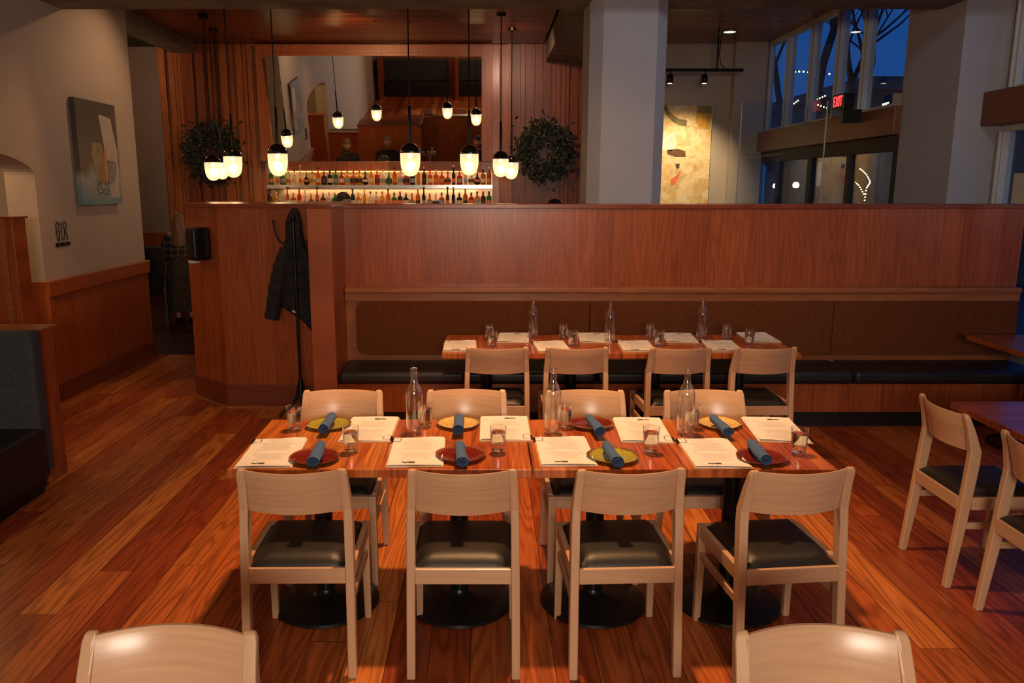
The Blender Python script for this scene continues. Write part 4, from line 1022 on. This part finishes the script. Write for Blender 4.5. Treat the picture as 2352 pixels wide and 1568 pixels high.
# ================================================================ PEOPLE
def skin_body(joints, edges, rad, root=0):
    me = bpy.data.meshes.new('b'); me.from_pydata([tuple(j) for j in joints], edges, []); o = bpy.data.objects.new('b', me); COL.objects.link(o)
    md = o.modifiers.new('s', 'SKIN'); sv = me.skin_vertices[0].data
    for i, r in enumerate(rad): sv[i].radius = (r, r) if not isinstance(r, tuple) else r
    sv[root].use_root = True
    sb = o.modifiers.new('u', 'SUBSURF'); sb.levels = 2; sb.render_levels = 2
    bpy.context.view_layer.update()
    r = bpy.data.meshes.new_from_object(o.evaluated_get(bpy.context.evaluated_depsgraph_get())); bpy.data.objects.remove(o); return r
def head_into(mb, c, yaw=0., s=1., mi=0):
    c = Vector(c); S_ = 24; N = 18; rings = []
    for i in range(1, N):
        t = PI * i / N; z = -math.cos(t); r = math.sin(t); ring = []
        for k in range(S_):
            a = 2 * PI * k / S_; dx, dy = math.cos(a), math.sin(a)    # face looks to -y
            x = r * dx * .075; y = r * dy * .095; zz = z * .115
            if z < -.1: x *= 1 - .32 * (-z - .1); y = y * (1 - .22 * (-z - .1)) - .012 * (-z)
            front = max(0, -dy) ** 6 * r
            y -= front * (.020 * math.exp(-((z + .18) / .13) ** 2) * (1 if abs(dx) < .35 else .0) + .004 * math.exp(-((z + .52) / .08) ** 2))
            if -dy > .6 and .12 < abs(dx) < .55 and abs(z - .02) < .13: y += .006
            if abs(dy) < .28 and abs(z + .02) < .22: x += .010 * (1 if dx > 0 else -1)
            p = Vector((x, y, zz)) * s; p.rotate(Matrix.Rotation(yaw, 4, 'Z')); ring.append(c + p)
        rings.append(ring)
    mb.loft(rings, mi=mi)
def hair_cap(mb, c, yaw=0., s=1., long_=0, mi=0):
    c = Vector(c); S_ = 22; rings = []
    for i in range(0, 11):
        t = .12 + (PI * .60) * i / 10; z = math.cos(t); r = math.sin(t); ring = []
        for k in range(S_):
            a = 2 * PI * k / S_; dx, dy = math.cos(a), math.sin(a)
            zz = z * .122 + .008; x = r * dx * .083; y = r * dy * .104 + .006
            if dy < -.25: zz = max(zz, .055 + .01 * math.sin(k * 2)); 
            f = 1 + .03 * math.sin(k * 3.1 + i)
            p = Vector((x * f, y * f, zz)) * s; p.rotate(Matrix.Rotation(yaw, 4, 'Z')); ring.append(c + p)
        rings.append(ring)
    mb.loft(rings, mi=mi)
def seated_person(loc, yaw, lb, hair, cloth, stl, zoff=.0):
    t = thing('person', lb, 'person', (loc[0], loc[1], 0), yaw, None)
    zs = .72 + zoff                                           # bar stool seat
    J = [(0, 0, zs + .10), (0, -.01, zs + .30), (0, -.02, zs + .50), (0, -.02, zs + .60),
         (.10, -.05, zs + .08), (.12, -.42, zs + .08), (.12, -.40, zs - .32), (.12, -.50, zs - .36), (-.10, -.05, zs + .08), (-.12, -.42, zs + .08), (-.12, -.40, zs - .32), (-.12, -.50, zs - .36),
         (.18, -.02, zs + .48), (.22, -.10, zs + .24), (.14, -.36, zs + .34), (.10, -.44, zs + .34), (-.18, -.02, zs + .48), (-.22, -.10, zs + .24), (-.14, -.36, zs + .34), (-.10, -.44, zs + .34)]
    E = [(0, 1), (1, 2), (2, 3), (0, 4), (4, 5), (5, 6), (6, 7), (0, 8), (8, 9), (9, 10), (10, 11), (2, 12), (12, 13), (13, 14), (14, 15), (2, 16), (16, 17), (17, 18), (18, 19)]
    R = [.14, .13, .13, .05, .09, .065, .045, .04, .09, .065, .045, .04, .065, .048, .033, .035, .065, .048, .033, .035]
    me = skin_body(J, E, R); m = MB(); m.bm.from_mesh(me); head_into(m, (0, -.035, zs + .73), 0)
    for f in m.bm.faces:
        z = f.calc_center_median()
        f.material_index = 0 if z.z > zs + .585 or (z.y < -.37 and z.z > zs + .2) else 1
    m.build('body', ['skin', cloth], t, smooth=True)
    h = MB(); hair_cap(h, (0, -.035, zs + .73))
    if hair == 'hair_blonde': h.tube([(0, .05, zs + .78), (0, .09, zs + .66), (0, .11, zs + .50)], [.07, .085, .06], 12)
    h.build('hair', hair, t, smooth=True)
    st = thing('bar_stool', 'round black bar stool under the ' + stl, 'stool', (loc[0], loc[1], 0), yaw, 'bar stools behind the divider')
    MB().lathe([(.17, zs - .085), (.18, zs - .07), (.18, zs - .045), (.16, zs - .035)], seg=20).build('seat', 'vinyl', st, smooth=True)
    for sx_ in (-1, 1):
        for sy_ in (-1, 1): MB().tube([(sx_ * .11, sy_ * .11, zs - .08), (sx_ * .17, sy_ * .17, 0)], .012, 6).build('leg', 'iron', st)
seated_person((-2.72, 8.02), math.radians(150), 'person with blonde hair on a bar stool reflected at the lower left of the mirror', 'hair_blonde', 'cloth_dark', 'blonde person at the bar')
seated_person((-1.95, 7.75), math.radians(170), 'person with grey hair in a dark shirt reflected in the mirror left of the taps', 'hair_grey', 'cloth_black', 'grey haired person at the bar')
seated_person((-.15, 7.75), math.radians(190), 'person in black at the bar reflected in the mirror behind the right lamps', 'hair_dark', 'cloth_black', 'person in black at the bar')
seated_person((.72, 8.75), math.radians(100), 'person with dark hair whose crown shows above the divider right of the lamps', 'hair_dark', 'cloth_dark', 'dark haired person right of the lamps', .13)
def standing(t, m, R0=1.0, H=1.78, arms='down'):
    k = H / 1.78
    J = [(0, 0, .96), (0, 0, 1.18), (0, 0, 1.38), (0, -.01, 1.52), (.09, 0, .90), (.10, -.01, .50), (.10, .02, .08), (.10, -.10, .04), (-.09, 0, .90), (-.10, -.01, .50), (-.10, .02, .08), (-.10, -.10, .04),
         (.17, 0, 1.42), (.23, .01, 1.14), (.20, -.14, .93), (.19, -.19, .88), (-.17, 0, 1.42), (-.23, .01, 1.14), (-.20, -.14, .93), (-.19, -.19, .88)]
    E = [(0, 1), (1, 2), (2, 3), (0, 4), (4, 5), (5, 6), (6, 7), (0, 8), (8, 9), (9, 10), (10, 11), (2, 12), (12, 13), (13, 14), (14, 15), (2, 16), (16, 17), (17, 18), (18, 19)]
    R = [.135, .12, .125, .048, .09, .06, .04, .04, .09, .06, .04, .04, .06, .045, .032, .034, .06, .045, .032, .034]
    me = skin_body([tuple(c * k for c in j) for j in J], E, [r * k * R0 for r in R]); m.bm.from_mesh(me); head_into(m, (0, -.02 * k, 1.66 * k), 0, k)
# bartender
bp_ = atY(785, 440, 10.0)
t = thing('person', 'person with short dark hair behind the bar, head just above the divider', 'person', (bp_.x, 10.0, 0), math.radians(80))
m = MB(); standing(t, m, 1, 1.76)
for f in m.bm.faces:
    c = f.calc_center_median(); f.material_index = 0 if c.z > 1.49 or (c.y < -.12 and .8 < c.z < 1.0) else 1
m.build('body', ['skin', 'cloth_blue'], t, smooth=True); h = MB(); hair_cap(h, (0, -.02, 1.643), 0, 1.02); h.build('hair', 'hair_dark', t, smooth=True)
# woman in the hall
wy = 10.9; wp = atY(412, 600, wy)
t = thing('person', 'person seen from behind in the hall, long blonde hair, plaid shirt and patterned dress', 'person', (wp.x + .03, wy, 0), math.radians(195))
m = MB(); standing(t, m, .92, 1.50)
for f in m.bm.faces: f.material_index = 0
m.build('body', ['skin'], t, smooth=True)
def ell(cx, cy, z, rx, ry, n=28, rip=0., ph=0.): return [(cx + rx * math.cos(2 * PI * i / n) * (1 + rip * math.sin(7 * 2 * PI * i / n + ph)), cy + ry * math.sin(2 * PI * i / n) * (1 + rip * math.sin(7 * 2 * PI * i / n + ph)), z) for i in range(n)]
n = NT('patterned_dress'); v, xyz = n.coords(); f = n.noise(v, 38, 4, .7)
n.set(Base_Color=n.ramp(f, [(.42, (.012, .008, .006)), (.52, (.08, .045, .022)), (.62, (.02, .012, .008))]), Roughness=.85)
MB().loft([ell(0, 0, z, rx_, ry_, rip=rp) for z, rx_, ry_, rp in ((.16, .25, .21, .07), (.35, .235, .20, .06), (.6, .21, .18, .04), (.8, .185, .15, .02), (.96, .14, .12, 0), (1.02, .135, .11, 0))]).build('dress', [n.m], t, smooth=True)
n = NT('plaid_cloth'); v, xyz = n.coords()
px_ = n.math('GREATER_THAN', n.math('SINE', n.math('MULTIPLY', xyz[0], 70.)), .45); pz_ = n.math('GREATER_THAN', n.math('SINE', n.math('MULTIPLY', xyz[2], 70.)), .45)
n.set(Base_Color=n.ramp(n.math('MULTIPLY', n.math('ADD', px_, pz_), .5), [(.0, (.012, .011, .012)), (.5, (.05, .04, .03)), (1, (.17, .12, .07))], 'CONSTANT'), Roughness=.9)
o = MB().loft([ell(0, 0, z, rx_, ry_) for z, rx_, ry_ in ((.84, .16, .13), (.95, .165, .125), (1.08, .17, .12), (1.17, .17, .11), (1.225, .12, .085), (1.25, .06, .06))])
for s in (-1, 1): o.tube([(s * .13, 0, 1.19), (s * .19, .01, 1.06), (s * .205, .0, .95), (s * .175, -.10, .83)], [.062, .058, .052, .042], 12)
o.build('shirt', [n.m], t, smooth=True)
h = MB(); hair_cap(h, (0, -.018, 1.397), 0, .87)
h.loft([ell(0, .045 + d_, z, rx_, ry_, rip=.05, ph=z * 9) for z, rx_, ry_, d_ in ((1.46, .055, .04, 0), (1.40, .078, .06, .005), (1.30, .085, .055, .015), (1.18, .10, .045, .03), (1.08, .095, .035, .045), (1.00, .06, .02, .05))])
h.build('hair', 'hair_blonde', t, smooth=True)
for s in (-1, 1): MB().ball((s * .085, -.04, .04), .05, 10, 8, (.9, 2.2, .8)).build('shoe', 'shoe', t, smooth=True)
# dark chair with coat beside her
hc = thing('hall_chair', 'dark high chair beside the standing person in the hall', 'chair', (wp.x - .32, 10.7, 0), .3)
MB().box(-.2, .2, -.2, .2, .60, .65).build('seat', 'vinyl', hc, bevel=.01)
MB().box(-.2, .2, -.21, -.18, .72, 1.02).build('backrest', 'beam', hc, bevel=.008)
for sx_ in (-1, 1):
    for sy_ in (-1, 1): MB().box(sx_ * .18 - .015, sx_ * .18 + .015, sy_ * .185 - .015, sy_ * .185 + .015, 0, .60 if sy_ > 0 else .98).build('leg', 'iron', hc)
ct = thing('draped_coat', 'black coat draped over the dark chair in the hall', 'coat', (wp.x - .32, 10.7, 0), .3)
MB().loft([ell(0, -.20, z, rx_, ry_, rip=.06, ph=z * 5) for z, rx_, ry_ in ((.42, .13, .07), (.55, .17, .08), (.8, .20, .085), (.98, .22, .08), (1.05, .20, .06), (1.07, .12, .03))]).build('coat_cloth', 'cloth_black', ct, smooth=True)
# booths behind the camera (mirror view)
for k, (x, lb) in enumerate(((-2.35, 'dark booth against the rear wall, left in the mirror'), (0.2, 'dark booth against the rear wall, middle in the mirror'), (2.8, 'dark booth against the rear wall, right in the mirror'))):
    o = thing('rear_booth', lb, 'booth', (x, -3.6, 0), group='booths reflected in the mirror')
    MB().box(-1.1, 1.1, -1.2, -.7, 0, .45).build('seat', 'vinyl', o, bevel=.02); MB().box(-1.1, 1.1, -1.28, -1.12, .45, 1.15).build('backrest', 'denim', o, bevel=.02)
    MB().box(-1.2, -1.1, -1.29, -.1, 0, 1.35).build('end_panel', 'panel_y', o)
